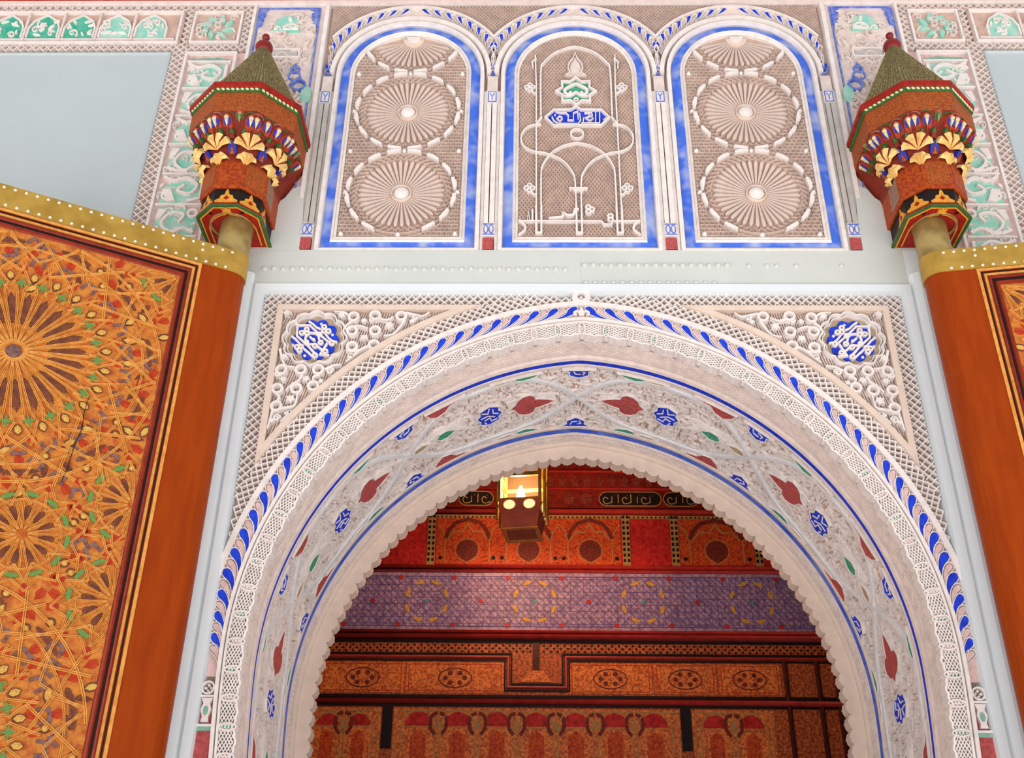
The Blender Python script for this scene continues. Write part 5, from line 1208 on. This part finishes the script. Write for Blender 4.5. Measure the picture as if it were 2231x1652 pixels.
for i in range(-14, 16):
    m = MB(); u = i*0.098; z = zb(1063); m.poly(TB, [(u+x, z+y) for x, y in ((-0.03, 0), (0.03, 0), (0.022, 0.035), (0.04, 0.06), (0.018, 0.072), (0, 0.1), (-0.018, 0.072), (-0.04, 0.06), (-0.022, 0.035))], 0.018, 0.024); m.build('trefoil', ['darkornament'], TF)
hmould('red_moulding', zb(1033), zb(1028), 0.04, ['gloss']); hmould('red_moulding', zb(1069), zb(1066), 0.03, ['gloss'])

# ================================================================== LANTERN
LY = 2.2
hs = 0.135
YF = LY-hs
def lz(py): return P(1136, py, YF)[1]
lx = P(1138, 1085, YF)[0]
zb0, zb1, zt1 = lz(1085), lz(1033), lz(972)
zf1 = P(1140, 1149, LY-0.115)[1]; zf0 = zf1-0.008
LN = empty('hanging_lantern', (lx, LY, zf0), 'lit brass and glass lantern hanging in the dark arch opening', 'lantern')
def ring4(w, z): return [(lx-w, LY-w, z), (lx+w, LY-w, z), (lx+w, LY+w, z), (lx-w, LY+w, z)]
for sx in (-1, 1):
    for sy in (-1, 1):
        m = MB(); x, y = lx+sx*hs, LY+sy*hs; m.box(x-0.010, x+0.010, y-0.010, y+0.010, zb0-0.012, zt1+0.02); m.build('corner_post', ['lanternbrass'], LN)
for z, hh in ((zb0-0.004, 0.006), (zb1, 0.014), (zt1, 0.014)):
    m = MB()
    for s_ in (-1, 1): m.box(lx-hs, lx+hs, LY+s_*hs-0.009, LY+s_*hs+0.009, z-hh, z+hh); m.box(lx+s_*hs-0.009, lx+s_*hs+0.009, LY-hs, LY+hs, z-hh, z+hh)
    m.build('frame_rail', ['lanternbrass'], LN)
for s_ in (-1, 1):
    for za, zc in ((zb0, zb1), (zb1, zt1)):
        m = MB(); m.box(lx-hs, lx+hs, LY+s_*hs-0.002, LY+s_*hs+0.002, za, zc); m.build('pane', ['glass'], LN)
        m = MB(); m.box(lx+s_*hs-0.002, lx+s_*hs+0.002, LY-hs, LY+hs, za, zc); m.build('pane', ['glass'], LN)
m = MB(); m.loft([ring4(hs+0.02, zt1+0.01), ring4(hs*0.55, zt1+0.16), ring4(0.03, zt1+0.26)], 0, True, True, True); m.build('lantern_roof', ['lanternbrass'], LN)
m = MB(); m.box(lx-0.008, lx+0.008, LY-0.008, LY+0.008, zt1+0.25, 6.2); m.build('hanging_rod', ['lanternbrass'], LN)
# tapered skirt with round lights, flared foot
z3, z4 = zb0-0.010, zb0-0.085
m = MB(); m.loft([ring4(hs+0.006, z3), ring4(hs-0.004, z4), ring4(0.112, zf1)], 0, True); m.loft([ring4(hs-0.01, z4+0.004), ring4(0.02, z4+0.005)], 0, True, False, True); m.build('skirt', ['lanternbase'], LN)
m = MB(); m.loft([ring4(0.112, zf1), ring4(0.122, zf1), ring4(0.122, zf0), ring4(0.094, zf0), ring4(0.094, zf1)], 0, True); m.build('foot_frame', ['lanternbrass'], LN)
m = MB(); m.loft([ring4(0.10, zf1+0.002), ring4(0.02, zf1+0.003)], 0, True, False, True); m.build('foot_plate', ['lanternbase'], LN)
for sy in (-1, 1):
    for sx in (-1, 1):
        sl = (lambda u, v, h: (lx+u, LY-hs-h-0.13*v, z3-0.036+v)) if sy < 0 else (lambda u, v, h: (lx+u, LY+hs+h+0.13*v, z3-0.036+v))
        m = MB(); m.poly(sl, circ(sx*0.066, 0, 0.038, 16, 0, 0.031), -0.004, 0.006); m.ribbon(sl, circ(sx*0.066, 0, 0.042, 16, 0, 0.035), 0.005, -0.004, 0.010, 1, True); m.build('round_light', ['frosted', 'lanternbrass'], LN)
        s2 = lambda u, v, h: (lx+sy*(hs+h+0.13*v), LY+u, z3-0.036+v)
        m = MB(); m.poly(s2, circ(sx*0.066, 0, 0.038, 16, 0, 0.031), -0.004, 0.006); m.ribbon(s2, circ(sx*0.066, 0, 0.042, 16, 0, 0.035), 0.005, -0.004, 0.010, 1, True); m.build('round_light', ['frosted', 'lanternbrass'], LN)
for s_ in (-1, 1):
    u0 = lx+s_*(hs+0.014)
    for yy in (-0.07, 0.07):
        m = MB(); sp_ = spline([(0.0, zt1+0.02), (0.016, zb1), (0.022, zb0+0.03), (0.020, zb0-0.06), (0.006, zb0-0.12)], 5)
        m.ribbon(lambda u, v, h: (u0+s_*h, LY+yy+u, v), [(0, p[1]) for p in sp_], [0.012+0.034*sin(pi*i/20) for i in range(21)], 0.0, 0.018, 0, prof='round'); m.build('side_leaf', ['lanternbrass'], LN, True)
m = MB(); m.lathe([(0.006, zb0+0.0), (0.016, zb0+0.01), (0.017, zb0+0.03), (0.027, zb0+0.05), (0.031, zb0+0.075), (0.020, zb0+0.115), (0.006, zb0+0.15)], lx-0.012, LY, 0, 14); m.build('bulb', ['bulb'], LN, True)
m = MB(); m.lathe([(0.018, zb0-0.02), (0.018, zb0+0.002)], lx-0.012, LY, 0, 12); m.box(lx-hs, lx+hs, LY-0.007, LY+0.007, zb0-0.024, zb0-0.016); m.build('bulb_holder', ['lanternbrass'], LN)
pl = bpy.data.lights.new('lantern_light', 'POINT'); po = bpy.data.objects.new('lantern_light', pl); COL.objects.link(po); po.parent = LN
pl.energy = 84; pl.color = (1.0, 0.62, 0.32); pl.shadow_soft_size = 0.04; po.location = (-0.012, -0.035, zb0+0.15-zf0)
LN.rotation_euler = (0, 0, radians(-8))
